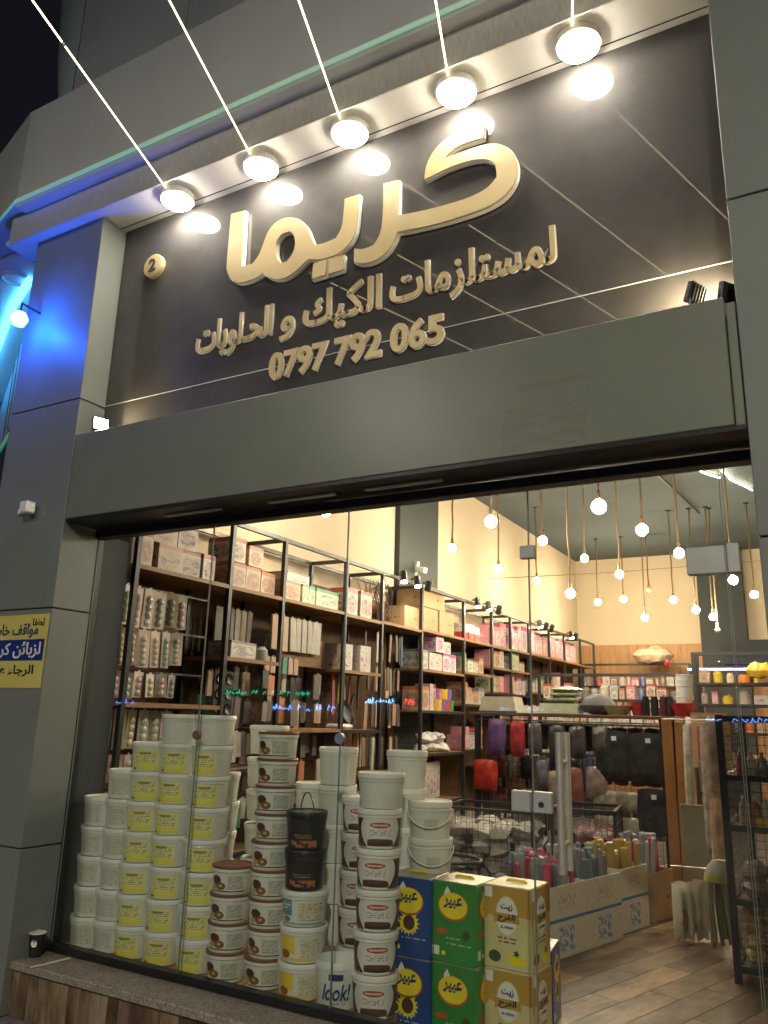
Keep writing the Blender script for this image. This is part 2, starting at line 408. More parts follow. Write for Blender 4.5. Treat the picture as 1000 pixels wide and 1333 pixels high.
mt['box_grey'] = box_print('grey_printed_box', (.50,.49,.46), (.20,.20,.22), (.34,.33,.32), (.62,.60,.58))
mt['box_pinkcard'] = m_label('pink_card_carton', [('rect', (.0,1,.0,.06), (.4,.10,.15)), ('text', (.3,.7,.35,.7,6,9), (.55,.2,.28)), ('ell', (.5,.5,.18,.12), (.72,.45,.48))], (.66,.30,.34), .5)
mt['carton'] = m_label('brown_carton', [('text', (.62,.82,.30,.62,5,9), (.22,.13,.06)), ('rect', (.0,1.0,.985,1.0), (.28,.18,.09))], (.45,.31,.17), .75)
mt['tray_carton'] = m_label('white_blue_stripe_carton', [('rect', (0,1,.50,.545), (.03,.17,.42)), ('blot', (.30,.68,.08,.42,14.0,.50), (.16,.28,.42)), ('blot', (.30,.72,.64,.86,16.0,.53), (.42,.38,.32))], (.60,.54,.43), .7)
def m_dirt_fascia():
    M = MatB('stained_fascia_cladding'); n = M.noise(2.2, 5); n2 = M.noise(9, 6, M.coord('Object', (1,1,3)))
    c = M.ramp(n.outputs[0], [(.3, (.16,.178,.14)), (.7, (.19,.21,.165))])
    x = M.node('ShaderNodeSeparateXYZ'); M.l.new(M.coord('Object'), x.inputs[0]); X, Z = S(M.nt, x.outputs[0]), S(M.nt, x.outputs[2])
    st = (rect(X, Z, -1.18, -.80, 2.46, 2.66) + rect(X, Z, -1.10, -.78, 2.74, 2.77)).op('MINIMUM', 1.0)*S(M.nt, n2.outputs[0]).gt(.47)
    M.col(M.mix(st*.35, c, (.16,.13,.09))); M.set(Roughness=.33); return M.m
mt['fascia'] = m_dirt_fascia()

# ------------------------------------------------------------------ lettering
FORMS = {'ا':(0xFE8D,2),'ب':(0xFE8F,4),'ة':(0xFE93,2),'ت':(0xFE95,4),'ج':(0xFE9D,4),'ح':(0xFEA1,4),'خ':(0xFEA5,4),'د':(0xFEA9,2),'ر':(0xFEAD,2),
         'ز':(0xFEAF,2),'س':(0xFEB1,4),'ص':(0xFEB9,4),'ط':(0xFEC1,4),'ع':(0xFEC9,4),'ف':(0xFED1,4),'ق':(0xFED5,4),'ك':(0xFED9,4),'ل':(0xFEDD,4),
         'م':(0xFEE1,4),'ن':(0xFEE5,4),'ه':(0xFEE9,4),'و':(0xFEED,2),'ي':(0xFEF1,4),'ئ':(0xFE89,4),'ء':(0xFE80,1),'ـ':(0x0640,4)}
def shape_ar(t):
    out = []
    for i, ch in enumerate(t):
        if ch == 'ـ': out.append(ch); continue
        if ch not in FORMS: out.append(ch); continue
        base, n = FORMS[ch]
        p = i > 0 and t[i-1] in FORMS and FORMS[t[i-1]][1] == 4 and n > 1
        q = n == 4 and i+1 < len(t) and t[i+1] in FORMS and FORMS[t[i+1]][1] > 1
        out.append(chr(base + (3 if p and q else 2 if q else 1 if p else 0)))
    return ''.join(reversed(out))
def text_mesh(t, width=None, height=None, bold=0.0, depth=0.004, bevel=0.0, arabic=False, face=None, side=None, res=3, shear=0.0):
    """text standing in the xz plane, centred on x, resting on z=0, facing -y, fitted to width and height"""
    c = bpy.data.curves.new('text', 'FONT'); c.body = shape_ar(t) if arabic else t
    c.size = 1.0; c.offset = bold; c.extrude = .5; c.resolution_u = res; c.shear = shear
    o = bpy.data.objects.new('text', c); C.objects.link(o); bpy.context.view_layer.update()
    me = bpy.data.meshes.new_from_object(o.evaluated_get(bpy.context.evaluated_depsgraph_get()))
    bpy.data.objects.remove(o); bpy.data.curves.remove(c)
    xs = [v.co.x for v in me.vertices]; ys = [v.co.y for v in me.vertices]
    x0, x1, y0, y1 = min(xs), max(xs), min(ys), max(ys)
    sx = width/(x1-x0) if width else None; sy = height/(y1-y0) if height else None
    sx = sx or sy; sy = sy or sx
    for v in me.vertices:
        x, y, z = v.co; v.co = ((x-(x0+x1)/2)*sx, -z*depth, (y-y0)*sy)
    me.materials.clear()
    if face: me.materials.append(face)
    if side:
        me.materials.append(side); me.update()
        for p in me.polygons: p.material_index = 0 if p.normal.y < -.7 else 1
    me.update(); return me
def poly_mesh(outer, holes=(), depth=.05, y=0.0, face=None, side=None, grow=0.0):
    """flat shape from an outline (x,z) with holes, given thickness; front at y, back at y+depth"""
    c = bpy.data.curves.new('shape', 'CURVE'); c.dimensions = '2D'; c.fill_mode = 'BOTH'; c.extrude = .5; c.offset = grow
    for pts in (outer, *holes):
        sp = c.splines.new('POLY'); sp.points.add(len(pts)-1); sp.use_cyclic_u = True
        for p, (a, b) in zip(sp.points, pts): p.co = (a, b, 0, 1)
    o = bpy.data.objects.new('shape', c); C.objects.link(o); bpy.context.view_layer.update()
    me = bpy.data.meshes.new_from_object(o.evaluated_get(bpy.context.evaluated_depsgraph_get()))
    bpy.data.objects.remove(o); bpy.data.curves.remove(c)
    for v in me.vertices:
        a, b, z = v.co; v.co = (a, y + (.5 - z)*depth, b)
    if face: me.materials.append(face)
    if side:
        me.materials.append(side); me.update()
        for p in me.polygons: p.material_index = 0 if p.normal.y < -.7 else 1
    me.update(); return me
def smooth_poly(pts, it=2, keep=35):          # corner cutting that leaves sharp corners alone
    for _ in range(it):
        out = []; n = len(pts)
        for i in range(n):
            p0, p, p1 = pts[i-1], pts[i], pts[(i+1) % n]
            a = Vector((p[0]-p0[0], p[1]-p0[1])); b = Vector((p1[0]-p[0], p1[1]-p[1]))
            ang = math.degrees(a.angle(b)) if a.length > 1e-6 and b.length > 1e-6 else 0
            if ang > keep: out.append(p)
            else:
                out.append((p[0]*.75+p0[0]*.25, p[1]*.75+p0[1]*.25)); out.append((p[0]*.75+p1[0]*.25, p[1]*.75+p1[1]*.25))
        pts = out
    return pts
def wrap(me, r, ang):                          # bend a mesh in the xz plane round a cylinder of radius r, facing angle ang
    for v in me.vertices:
        x, y, z = v.co; a = ang + x/r; rr = r - y
        v.co = (rr*math.cos(a), rr*math.sin(a), z)
    me.update(); return me

FL = -.12            # level of the shop floor; the window sill is at 0
# ================================================================== STRUCTURE
# pavement and street
PV = -.27
struct('pavement', MB().box(-40,40,-14,.0,PV-.3,PV).me('pavement'), mt['pave'])
struct('road', MB().box(-40,40,-40,-14,PV-.6,PV-.12).me('road'), plain('asphalt', (.045,.045,.048), .8, 0, .2, 5, .3))
# window sill: granite slab on wood-look tiles
sl = thing('window_sill', 'speckled granite ledge on wood-look tiles below the shop window', 'ledge', (0,0,0))
put('slab', MB().bbox(-4.75,-1.95,-.25,.03,-.045,-.003,.006).me('slab'), mt['granite'], sl)
put('core', MB().box(-4.74,-1.96,-.215,.03,PV,-.046).me('core'), mt['joint'], sl)
x = -4.74; i = 0
while x < -1.97:
    wd = random.choice((.075,.09,.1,.11,.12)); x1 = min(x+wd, -1.965)
    t = random.choice(((.30,.21,.12),(.17,.11,.06),(.10,.065,.04),(.36,.28,.18),(.22,.15,.09)))
    put('wood_tile', MB().bbox(x+.0015, x1-.0015, -.232, -.214, PV+.002, -.047, .002).me('wood_tile'), mt['plank'], sl, color=t)
    x = x1
put('step', MB().bbox(-1.95,1.6,-.25,.03,PV,FL-.01,.006).me('step'), mt['granite'], sl)
put('display_base', MB().box(-4.07,-1.93,.031,.86,FL,-.006).me('display_base'), mt['wood_panel'], sl)
# shop floor with separate planks
fl = struct('shop_floor', MB().box(-4.6,3.0,.03,13.2,FL-.1,FL-.006).me('floor_bed'), plain('floor_grout', (.05,.035,.025), .8))
PW, PLN, ANG = .18, .80, R(-18)
pl_me = MB().bbox(-PW/2+.0012, PW/2-.0012, -PLN/2+.0012, PLN/2-.0012, -.006, 0, .0015).me('plank'); pl_me.materials.append(mt['plank'])
ca, sa = math.cos(ANG), math.sin(ANG)
for a in range(-32, 24):
    for b in range(-3, 12):
        px, py = a*PW, b*PLN + (a*.37 % 1.0)*PLN
        X, Y = px*ca - py*sa, px*sa + py*ca
        if not (-2.5 < X < 1.5 and .62 < Y < 6.0): continue
        if Y < .75 + .3*abs(0): pass
        tone = random.choice((.5,.7,.9,1.1,1.35)); o = put('plank', pl_me, None, fl, (X, Y, FL), (0,0,ANG), color=(.27*tone,.175*tone,.10*tone))
# shop shell
struct('wall_left', MB().box(-4.75,-4.57,.10,13.2,FL,4.62).me('wall_left'), mt['beige'])
struct('wall_back', MB().box(-4.57,3.0,13.0,13.2,2.84,4.62).me('wall_back'), mt['beige'])
struct('wall_back_panelling', MB().box(-4.57,3.0,12.97,13.19,FL,2.838).me('wall_back_panelling'), mt['wood_panel'])
struct('wall_right', MB().box(2.2,2.4,.10,13.0,FL,4.62).me('wall_right'), mt['beige'])
struct('ceiling', MB().box(-4.75,2.4,.02,13.2,4.62,4.75).me('ceiling'), mt['ceiling'])
tag(put('wall_column', MB().box(-4.568,-4.50,4.95,6.05,FL,4.615).me('column'), mt['darkcol']), 'dark grey column on the beige wall behind the cartons', 'column')
tag(put('wall_column', MB().box(-2.14,-1.33,12.78,12.968,FL,4.615).me('column'), mt['darkcol']), 'dark grey column in the middle of the back wall', 'column')
# pillars with cladding panels
def pillar(name, label, x0, x1, y0, y1, joints, z1=4.56):
    t = thing(name, label, 'pillar', ((x0+x1)/2, (y0+y1)/2, PV)); cx, cyy = (x0+x1)/2, (y0+y1)/2
    put('core', MB().box(x0-cx+.012, x1-cx-.012, y0-cyy+.012, y1-cyy-.002, 0, z1-PV-.002).me('core'), mt['joint'], t)
    zs = [PV] + joints + [z1]
    for a, b in zip(zs[:-1], zs[1:]):
        put('panel', MB().bbox(x0-cx, x1-cx, y0-cyy, y1-cyy, a-PV+.004, b-PV-.004, .003).me('panel'), mt['clad'], t)
    return t
pl = pillar('cladding_pillar', 'grey clad pillar left of the window, lit blue near its top', -4.70, -4.02, -.28, -.006, [.56, 1.90, 3.24])
pillar('cladding_pillar', 'grey clad pillar at the right edge beside the door', -.19, .75, -.28, -.006, [.62, 2.0, 3.42], 6.6)
# lower fascia over the window
fa = thing('window_fascia', 'wide olive grey metal fascia board above the shop window', 'fascia', (0,0,0))
put('front_panel', MB().bbox(-4.012,-.235,-.28,-.085,2.445,2.99,.004).me('front_panel'), mt['fascia'], fa)
put('end_strip', MB().bbox(-.232,-.196,-.262,-.085,2.445,2.97,.003).me('end_strip'), mt['fascia'], fa)
put('underside', MB().box(-4.012,-.196,-.274,.0,2.425,2.443).me('underside'), mt['black_frame'], fa)
for a in (-3.3, -2.55, -1.95): put('underside_trim', MB().bbox(a, a+.42, -.17, -.14, 2.412, 2.424, .003).me('underside_trim'), mt['patch'], fa)
# window frame
wf = thing('window_frame', 'black metal frame round the shop window and door', 'window frame', (0,0,0))
put('left_post', MB().bbox(-4.08,-4.022,-.03,.05,.0,2.42,.003).me('left_post'), mt['black_frame'], wf)
put('right_post', MB().bbox(-.20,-.15,-.03,.05,FL,2.42,.003).me('right_post'), mt['black_frame'], wf)
put('head', MB().bbox(-4.08,-.15,-.03,.05,2.375,2.422,.003).me('head'), mt['black_frame'], wf)
put('bottom_rail', MB().bbox(-4.02,-1.17,-.03,.03,.0,.04,.003).me('bottom_rail'), mt['black_frame'], wf)
put('reveal', MB().box(-4.42,-4.082,.05,.32,FL,2.42).me('reveal'), mt['darkcol'], wf)
# glass panes
def pane(label, x0, x1, z0, z1, yy=.004):
    hw = (x1-x0)/2
    t = put('glass_pane', MB().box(-hw, hw, -.0, .0005, 0, z1-z0).me('glass_pane'), mt['glass'], wf, ((x0+x1)/2, yy, z0)); t['label'] = label
    for s in (-1, 1): put('polished_edge', MB().box(s*hw-.001*(1+s), s*hw+.001*(1-s), -.004, .004, 0, z1-z0).me('polished_edge'), mt['edge'], t)
    return t
pane('leftmost shop window pane in front of the plain and yellow-labelled buckets', -4.02, -3.0605, .04, 2.375)
pane('shop window pane in front of the brown-lidded and black buckets', -3.0595, -2.1415, .04, 2.375)
pane('shop window pane in front of the blue and green oil tins', -2.1405, -1.1635, .04, 2.375)
pane('narrow fixed glass strip right of the door', -.327, -.20, FL+.01, 2.375)
dr = thing('glass_door', 'frameless glass door with steel pull handle at the right of the shopfront', 'door', (-.745,.004,FL))
put('glass', MB().box(-.417,.412,0,.0005,.01,2.375-FL).me('glass'), mt['glass'], dr)
for xx in (-.417, .409): put('polished_edge', MB().box(xx,xx+.002,-.004,.004,.01,2.375-FL).me('polished_edge'), mt['edge'], dr)
hd = put('handle', MB().tube([(-.285,-.055,.85),(-.285,-.055,1.40)], .016, 12).tube([(-.285,.055,.85),(-.285,.055,1.40)], .016, 12).me('handle', True), mt['chrome'], dr)
put('handle_mount', MB().tube([(-.285,-.055,.96),(-.285,.055,.96)], .009, 8).tube([(-.285,-.055,1.28),(-.285,.055,1.28)], .009, 8).me('handle_mount', True), mt['chrome'], hd)
put('lock_plate', MB().bbox(-.415,-.335,-.018,.018,1.07,1.155,.004).me('lock_plate'), mt['patch'], dr)
put('keyhole', MB().lathe([(.012,0),(.012,.004),(0,.004)], 12).me('keyhole'), mt['ink'], dr, (-.378,-.019,1.105), (R(90),0,0))
put('top_patch', MB().bbox(.262,.412,-.02,.02,2.04,2.155,.004).me('top_patch'), mt['patch'], dr)
tag(put('lock_keeper', MB().bbox(-1.255,-1.172,-.018,.018,.95,1.035,.004).me('lock_keeper'), mt['patch']), 'square grey lock plate on the fixed pane beside the door', 'lock plate')
tag(put('patch_fitting', MB().bbox(-1.20,-1.13,-.016,.016,2.04,2.10,.003).me('patch_fitting'), mt['patch']), 'small square grey clamp high on the glass joint by the door', 'clamp')
tag(put('patch_fitting', MB().bbox(-.326,-.28,-.019,.019,1.92,2.04,.003).me('patch_fitting'), mt['patch']), 'grey clamp on the narrow pane beside the door top', 'clamp')
tag(put('glass_connector', MB().lathe([(.024,-.012),(.024,.012)], 16).me('connector'), plain('brown_cap', (.16,.09,.05), .5), None, (-3.06,.0,1.20), (R(90),0,0)), 'brown round cap on the glass joint over the yellow-labelled buckets', 'connector')
tag(put('glass_connector', MB().lathe([(.026,-.012),(.026,.012)], 16).me('connector'), plain('bluegrey_cap', (.18,.22,.30), .4), None, (-2.14,.0,1.215), (R(90),0,0)), 'blue-grey round cap on the glass joint above the tall white buckets', 'connector')

# ---- canopy over the sign
cn = thing('canopy', 'grey canopy with white soffit and green light strip over the sign', 'canopy', (0,0,0))
put('soffit', MB().box(-4.95,-.12,-.358,.2,4.567,4.60).me('soffit'), mt['soffit'], cn)
put('soffit_seam', MB().box(-4.95,-.12,-.125,-.12,4.563,4.5668).me('soffit_seam'), mt['joint'], cn)
put('beam_trim', MB().bbox(-4.90,-.12,-.372,-.36,4.55,4.76,.003).me('beam_trim'), mt['hatch'], cn)
put('outer_soffit', MB().box(-4.75,3.0,-.455,-.2,4.762,4.80).me('outer_soffit'), mt['upper'], cn)
put('light_strip', MB().box(-4.74,-.2,-.470,-.4585,4.79,4.818).me('light_strip'), mt['green_led'], cn)
put('fascia_panel', MB().bbox(-4.745,3.0,-.457,-.2,4.802,5.57,.004).me('fascia_panel'), mt['upper'], cn)
# bent end of the canopy towards the neighbour
def wedge(p, q, z0, z1, th):
    d = Vector((q[0]-p[0], q[1]-p[1], 0)).normalized(); n = Vector((-d.y, d.x, 0)); n = n if n.y > 0 else -n
    V = [(p[0],p[1],z0),(q[0],q[1],z0),(q[0]+n.x*th,q[1]+n.y*th,z0),(p[0]+n.x*th,p[1]+n.y*th,z0)]
    V += [(a,b,z1) for a,b,_ in V]; return MB().add(V, [(3,2,1,0),(4,5,6,7),(0,1,5,4),(1,2,6,5),(2,3,7,6),(3,0,4,7)])
put('fascia_panel', wedge((-4.748,-.457),(-6.6,.10),4.802,5.57,.25).me('fascia_panel'), mt['upper'], cn)
put('light_strip', wedge((-4.748,-.470),(-6.6,.087),4.79,4.818,.01).me('light_strip'), mt['green_led'], cn)
# ---- storey above
ub = thing('upper_storey', 'grey panelled storey with rounded corner above the canopy', 'building', (0,0,0))
xs = [-4.45,-3.35,-2.2,-1.0,.2,1.4,3.0]
for a, b in zip(xs[:-1], xs[1:]):
    tone = random.uniform(.8, 1.15)
    put('panel', MB().bbox(a+.004, b-.004, -.36, -.1, 5.572, 7.1, .004).me('panel'), plain('storey_cladding', (.36*tone,.40*tone,.43*tone), .35, 0, .07, 1.5), ub)
    put('panel', MB().bbox(a+.004, b-.004, -.36, -.1, 7.11, 9.2, .004).me('panel'), mt['upper'], ub)
crn = MB(); n = 12; lev = [(5.572,-4.97),(5.8,-5.06),(6.05,-5.16),(6.35,-5.25),(6.9,-5.36),(7.6,-5.45),(9.2,-5.5)]
for zz, xl in lev:
    for k in range(n+1):
        g = R(90)*k/n; crn.v.append((-4.45-(-4.45-xl)*math.sin(g), .45-.81*math.cos(g), zz))
for j in range(len(lev)-1): crn.f += [(j*(n+1)+k+1, j*(n+1)+k, (j+1)*(n+1)+k, (j+1)*(n+1)+k+1) for k in range(n)]
put('rounded_corner', crn.me('rounded_corner', True), plain('corner_cladding', (.36,.46,.50), .35, 0, .07, 1.5), ub)

# ---- shop sign
sg = thing('shop_sign', 'dark brushed shop sign with raised gold Arabic lettering and phone number', 'sign', (0,0,0))
put('upper_panel', MB().bbox(-4.018,-.192,-.08,-.006,3.257,4.565,.002).me('upper_panel'), mt['sign'], sg)
put('lower_panel', MB().bbox(-4.018,-.192,-.079,-.006,2.80,3.253,.002).me('lower_panel'), mt['sign'], sg)
put('seam_trim', MB().box(-4.018,-.192,-.0815,-.074,3.2535,3.2565).me('seam_trim'), mt['acrylic'], sg)
LA = [(-3.025,4.365),(-2.921,4.355),(-2.908,3.959),(-2.821,3.955),(-2.773,4.001),(-2.748,4.071),(-2.724,4.138),(-2.678,4.188),(-2.613,4.203),(-2.549,4.192),(-2.485,4.153),(-2.431,4.088),(-2.398,4.006),(-2.369,3.947),(-2.301,3.94),(-2.223,3.95),(-2.185,4.001),(-2.178,4.088),(-2.174,4.191),(-2.08,4.189),(-2.084,4.037),(-2.091,3.95),(-2.132,3.879),(-2.211,3.839),(-2.318,3.838),(-2.406,3.87),(-2.444,3.846),(-2.499,3.808),(-2.581,3.787),(-2.666,3.81),(-2.737,3.869),(-2.773,3.854),(-2.854,3.843),(-2.932,3.855),(-2.987,3.897),(-3.025,3.964),(-3.027,4.033),(-3.027,4.173)]
LH = [(-2.649,4.059),(-2.61,4.097),(-2.555,4.097),(-2.519,4.06),(-2.505,3.994),(-2.522,3.933),(-2.562,3.897),(-2.603,3.895),(-2.637,3.934),(-2.651,3.993)]
D1 = [(-2.369,3.831),(-2.279,3.831),(-2.283,3.732),(-2.375,3.731)]
D2 = [(-2.266,3.832),(-2.166,3.826),(-2.168,3.733),(-2.263,3.732)]
LK = [(-1.919,4.205),(-1.825,4.194),(-1.823,3.97),(-1.689,3.951),(-1.533,3.941),(-1.383,3.942),(-1.296,3.965),(-1.25,4.012),(-1.25,4.077),(-1.287,4.13),(-1.35,4.159),(-1.449,4.169),(-1.554,4.16),(-1.664,4.141),(-1.661,4.209),(-1.63,4.281),(-1.575,4.334),(-1.507,4.366),(-1.43,4.372),(-1.323,4.366),(-1.325,4.279),(-1.421,4.285),(-1.487,4.275),(-1.545,4.233),(-1.459,4.234),(-1.346,4.236),(-1.254,4.219),(-1.183,4.164),(-1.142,4.08),(-1.14,3.983),(-1.176,3.909),(-1.257,3.859),(-1.384,3.843),(-1.57,3.843),(-1.766,3.858),(-1.823,3.868),(-1.842,3.817),(-1.885,3.759),(-1.966,3.728),(-2.05,3.735),(-2.094,3.762),(-2.096,3.845),(-2.033,3.822),(-1.97,3.831),(-1.93,3.884),(-1.917,3.983)]
def off(pts, dx, dz): return [(a+dx, b+dz) for a, b in pts]
for nm, outer, holes in (('raised_letters', LA, [LH]), ('raised_letters', LK, []), ('letter_dot', D1, []), ('letter_dot', D2, [])):
    o_ = smooth_poly(outer) if len(outer) > 6 else outer; h_ = [smooth_poly(h) for h in holes]
    lt = put(nm, poly_mesh(o_, h_, .010, -.122, mt['gold'], mt['gold']), None, sg)
    put('backing', poly_mesh(o_, h_, .026, -.1115, mt['acrylic'], mt['acrylic'], .0045), None, lt)
def sign_text(t, x0, x1, z0, z1, bold, arabic):
    me = text_mesh(t, x1-x0, z1-z0, bold, .006, 0, arabic, mt['gold'], mt['gold'], 4)
    lt = put('raised_letters', me, None, sg, ((x0+x1)/2, -.097, z0))
    put('backing', text_mesh(t, x1-x0+.004, z1-z0+.006, bold+.006, .009, 0, arabic, mt['acrylic'], mt['acrylic'], 4), None, lt, (.004, .008, -.005))
sign_text('لمستلزمات', -1.875, -.965, 3.40, 3.66, .020, True)
sign_text('الكيك', -2.44, -1.93, 3.40, 3.66, .020, True)
sign_text('و', -2.60, -2.50, 3.40, 3.55, .020, True)
sign_text('الحـلويات', -3.245, -2.66, 3.40, 3.66, .020, True)
sign_text('0797', -2.66, -2.26, 3.165, 3.335, .034, False)
sign_text('792', -2.215, -1.92, 3.165, 3.335, .034, False)
sign_text('065', -1.865, -1.555, 3.165, 3.335, .034, False)
bd = put('number_badge', MB().lathe([(.083,0),(.083,.03),(.079,.034),(0,.034)], 32).me('badge', True), mt['gold'], sg, (-3.685,-.0805,4.19), (R(90),0,0))
put('badge_number', text_mesh('2', None, .095, .03, .006, 0, False, mt['sign']), None, sg, (-3.685,-.117,4.143))

# ---- soffit lamps and the lit rods that run out over the street
LX = [-3.411,-2.731,-2.097,-1.436,-.783]
lp_h = MB().lathe([(.108,0),(.108,-.038),(.099,-.042)], 32).me('housing', True); lp_h.materials.append(mt['soffit'])
lp_d = MB().lathe([(.098,-.034),(.096,-.050),(.085,-.060),(0,-.064)], 32).me('diffuser', True); lp_d.materials.append(mt['lamp'])
rd = Vector((.2958,-.955,.02))
for i, xx in enumerate(LX):
    t = thing('soffit_lamp', f'round glowing soffit lamp over the sign, {ORD[i]} from the left', 'lamp', (xx,-.215,4.566), 0, 'lamps over the sign')
    put('housing', lp_h, None, t); put('diffuser', lp_d, None, t)
    p0 = Vector((xx-.01,-.29,4.553)); ro = thing('lit_rod', f'thin glowing rod running out over the street, {ORD[i]} from the left', 'rod', p0, 0, 'rods above the street')
    L = 5.0; k = 0; s0 = 0
    while s0 < L:
        s1 = min(L, s0 + 1.15)
        put('tube', MB().tube([rd*s0, rd*(s1-.012)], .0048, 6).me('tube'), mt['rod'], ro)
        if s1 < L: put('coupler', MB().tube([rd*(s1-.018), rd*(s1+.006)], .0065, 6).me('coupler'), mt['patch'], ro)
        s0 = s1
# ---- floodlights on the fascia ledge
def flood(label, loc, rz, tilt):
    t = thing('floodlight', label, 'floodlight', loc, rz)
    put('bracket', MB().bar((-.04,0,.0),(-.04,0,.07),.008).bar((.04,0,0),(.04,0,.07),.008).bar((-.044,0,.0),(.044,0,.0),.008).me('bracket'), mt['dark'], t)
    b = put('body', MB().bbox(-.05,.05,-.014,.014,-.045,.045,.005).me('body'), mt['dark'], t, (0,0,.075), (tilt,0,0))
    put('lens', MB().box(-.042,.042,-.0165,-.0145,-.036,.036).me('lens'), mt['flood'], b)
    for k in range(5): put('fin', MB().box(-.04+k*.018,-.036+k*.018,.014,.024,-.036,.036).me('fin'), mt['dark'], b)
    return t
flood('lit floodlight at the left end of the fascia ledge', (-3.90,-.20,2.99), R(70), R(-10))
flood('black floodlight at the right end of the fascia ledge, seen from behind', (-.345,-.21,2.99), R(-118), R(-22))
fl3 = flood('floodlight half hidden behind the right pillar edge', (-.225,-.15,2.99), R(-125), R(-15))
# ---- neighbour's blue lit front, left of the pillar
nb = thing('neighbour_canopy', 'blue lit canopy of the neighbouring shop beyond the left pillar', 'canopy', (0,0,0))
put('ceiling', MB().box(-9.8,-4.96,-.06,3.2,4.74,4.78).me('ceiling'), mt['soffit'], nb)
put('downlight', MB().lathe([(.115,0),(.115,-.03),(.095,-.034),(.09,-.015),(0,-.015)], 28).me('downlight', True), mt['soffit'], nb, (-5.54,.127,4.739))
put('wall', wedge((-5.36,.25),(-9.4,2.6),3.86,4.735,.1).me('wall'), plain('pale_neighbour_wall', (.50,.55,.60), .5), nb)
put('lower_wall', wedge((-5.36,.25),(-9.4,2.6),PV,3.85,.1).me('lower_wall'), plain('dark_neighbour_wall', (.05,.055,.06), .5), nb)
for k in range(5):
    f0 = .05+k*.09; p_ = Vector((-5.36,.25)).lerp(Vector((-9.4,2.6)), f0); put('wall_seam', MB().box(p_.x-.006,p_.x+.006,p_.y-.004,p_.y+.03,3.88,4.72).me('wall_seam'), mt['joint'], nb)
bl = thing('blue_lamp', 'glaring blue-white lamp on a bracket beside the top of the left pillar', 'lamp', (-4.50,-.46,3.823))
put('globe', MB().lathe([(.001,-.055),(.038,-.04),(.055,0),(.038,.04),(.001,.055)], 18).me('globe', True), mt['blue_lamp'], bl)
put('bracket', MB().tube([(-.05,.18,.14),(-.04,.03,.14),(0,0,.05)], .008, 6).me('bracket'), mt['dark'], bl)
tag(put('light_tube', MB().tube([(-5.42,.18,4.70),(-5.985,.42,4.70),(-6.705,.81,4.70),(-8.2,1.60,4.70)], .035, 8).me('light_tube', True), mt['cyan_lamp']), 'long cyan light tube under the neighbouring canopy left of the pillar', 'light tube')
tag(put('green_tube', MB().tube([(-5.6,.33,3.45),(-6.6,.85,3.45)], .015, 6).me('green_tube'), mt['green_led']), 'short green light tube at the far left edge', 'light tube')
# ---- across the street: neon mirrored in the glass, lamps added to light the facade
op = thing('opposite_building', 'dark building across the street behind the viewer', 'building', (-14,-23,PV))
put('wall', MB().box(-24,24,-4,0,0,9).me('wall'), plain('dark_render', (.06,.06,.065), .8), op)
def neon(label, cx, cz, wd, ht, colr, strength, seed):
    rnd = random.Random(seed); x = -wd/2; t = thing('neon_sign', label, 'neon sign', (cx,-22.9,cz)); me_ = emit('neon_%d' % seed, colr, strength)
    while x < wd/2:
        s = rnd.uniform(.05,.16); h = rnd.uniform(.3,1)*ht
        pts = [(x, 0, rnd.uniform(0,.3)*ht), (x+s*.4, 0, h), (x+s, 0, rnd.uniform(0,.6)*ht)]
        put('neon_stroke', MB().tube(pts, .022, 5).me('neon_stroke'), me_, t); x += s + rnd.choice((.03,.05,.06,.30))
neon('blue neon scribble across the street at the far left', -28.5, 1.5, 2.2, .22, (.10,.20,1.0), 6, 1)
neon('green neon scribble across the street', -20.2, 2.0, 4.2, .22, (.02,.8,.4), 2.5, 2)
neon('blue neon scribble below the green one across the street', -18.4, 1.40, 2.8, .28, (.10,.35,1.0), 7, 3)
neon('pale blue neon scribble across the street', -14.9, 1.75, 1.2, .24, (.2,.5,1.0), 7, 4)
neon('red neon scribble across the street', -13.6, 1.7, .45, .3, (1,.06,.04), 6, 5)
neon('long blue neon scribble across the street facing the door', -2.0, 1.40, 3.0, .16, (.15,.35,1.0), 4, 6)
neon('blue neon scribble across the street beyond the middle', -9.0, 1.6, 2.2, .14, (.15,.4,1.0), 2.5, 8)
def added_street_lamp(label, x, y, z, s):  # unseen lamp, added to brighten the facade from the street side
    t = thing('added_street_lamp', label, 'added street lamp', (x,y,PV))
    put('pole', MB().tube([(0,0,0),(0,0,z-PV-.2),(0,.25,z-PV+.05),(0,1.2,z-PV+.12)], .06, 8, r_end=.035).me('pole', True), mt['dark'], t)
    h = put('head', MB().bbox(-.16,.16,1.0,1.7,z-PV+.10,z-PV+.2,.03).me('head'), mt['dark'], t)
    put('lens', MB().box(-.13,.13,1.05,1.65,z-PV+.085,z-PV+.098).me('lens'), emit('added_street_lens', (1,.91,.78), s), h)
added_street_lamp('added street lamp behind the viewer to the right, lighting the facade', 2.4, -9.5, 6.6, L_ADDED_STREET)
added_street_lamp('added street lamp behind the viewer to the left, lighting the facade', -6.5, -10.5, 6.6, L_ADDED_STREET*.35)

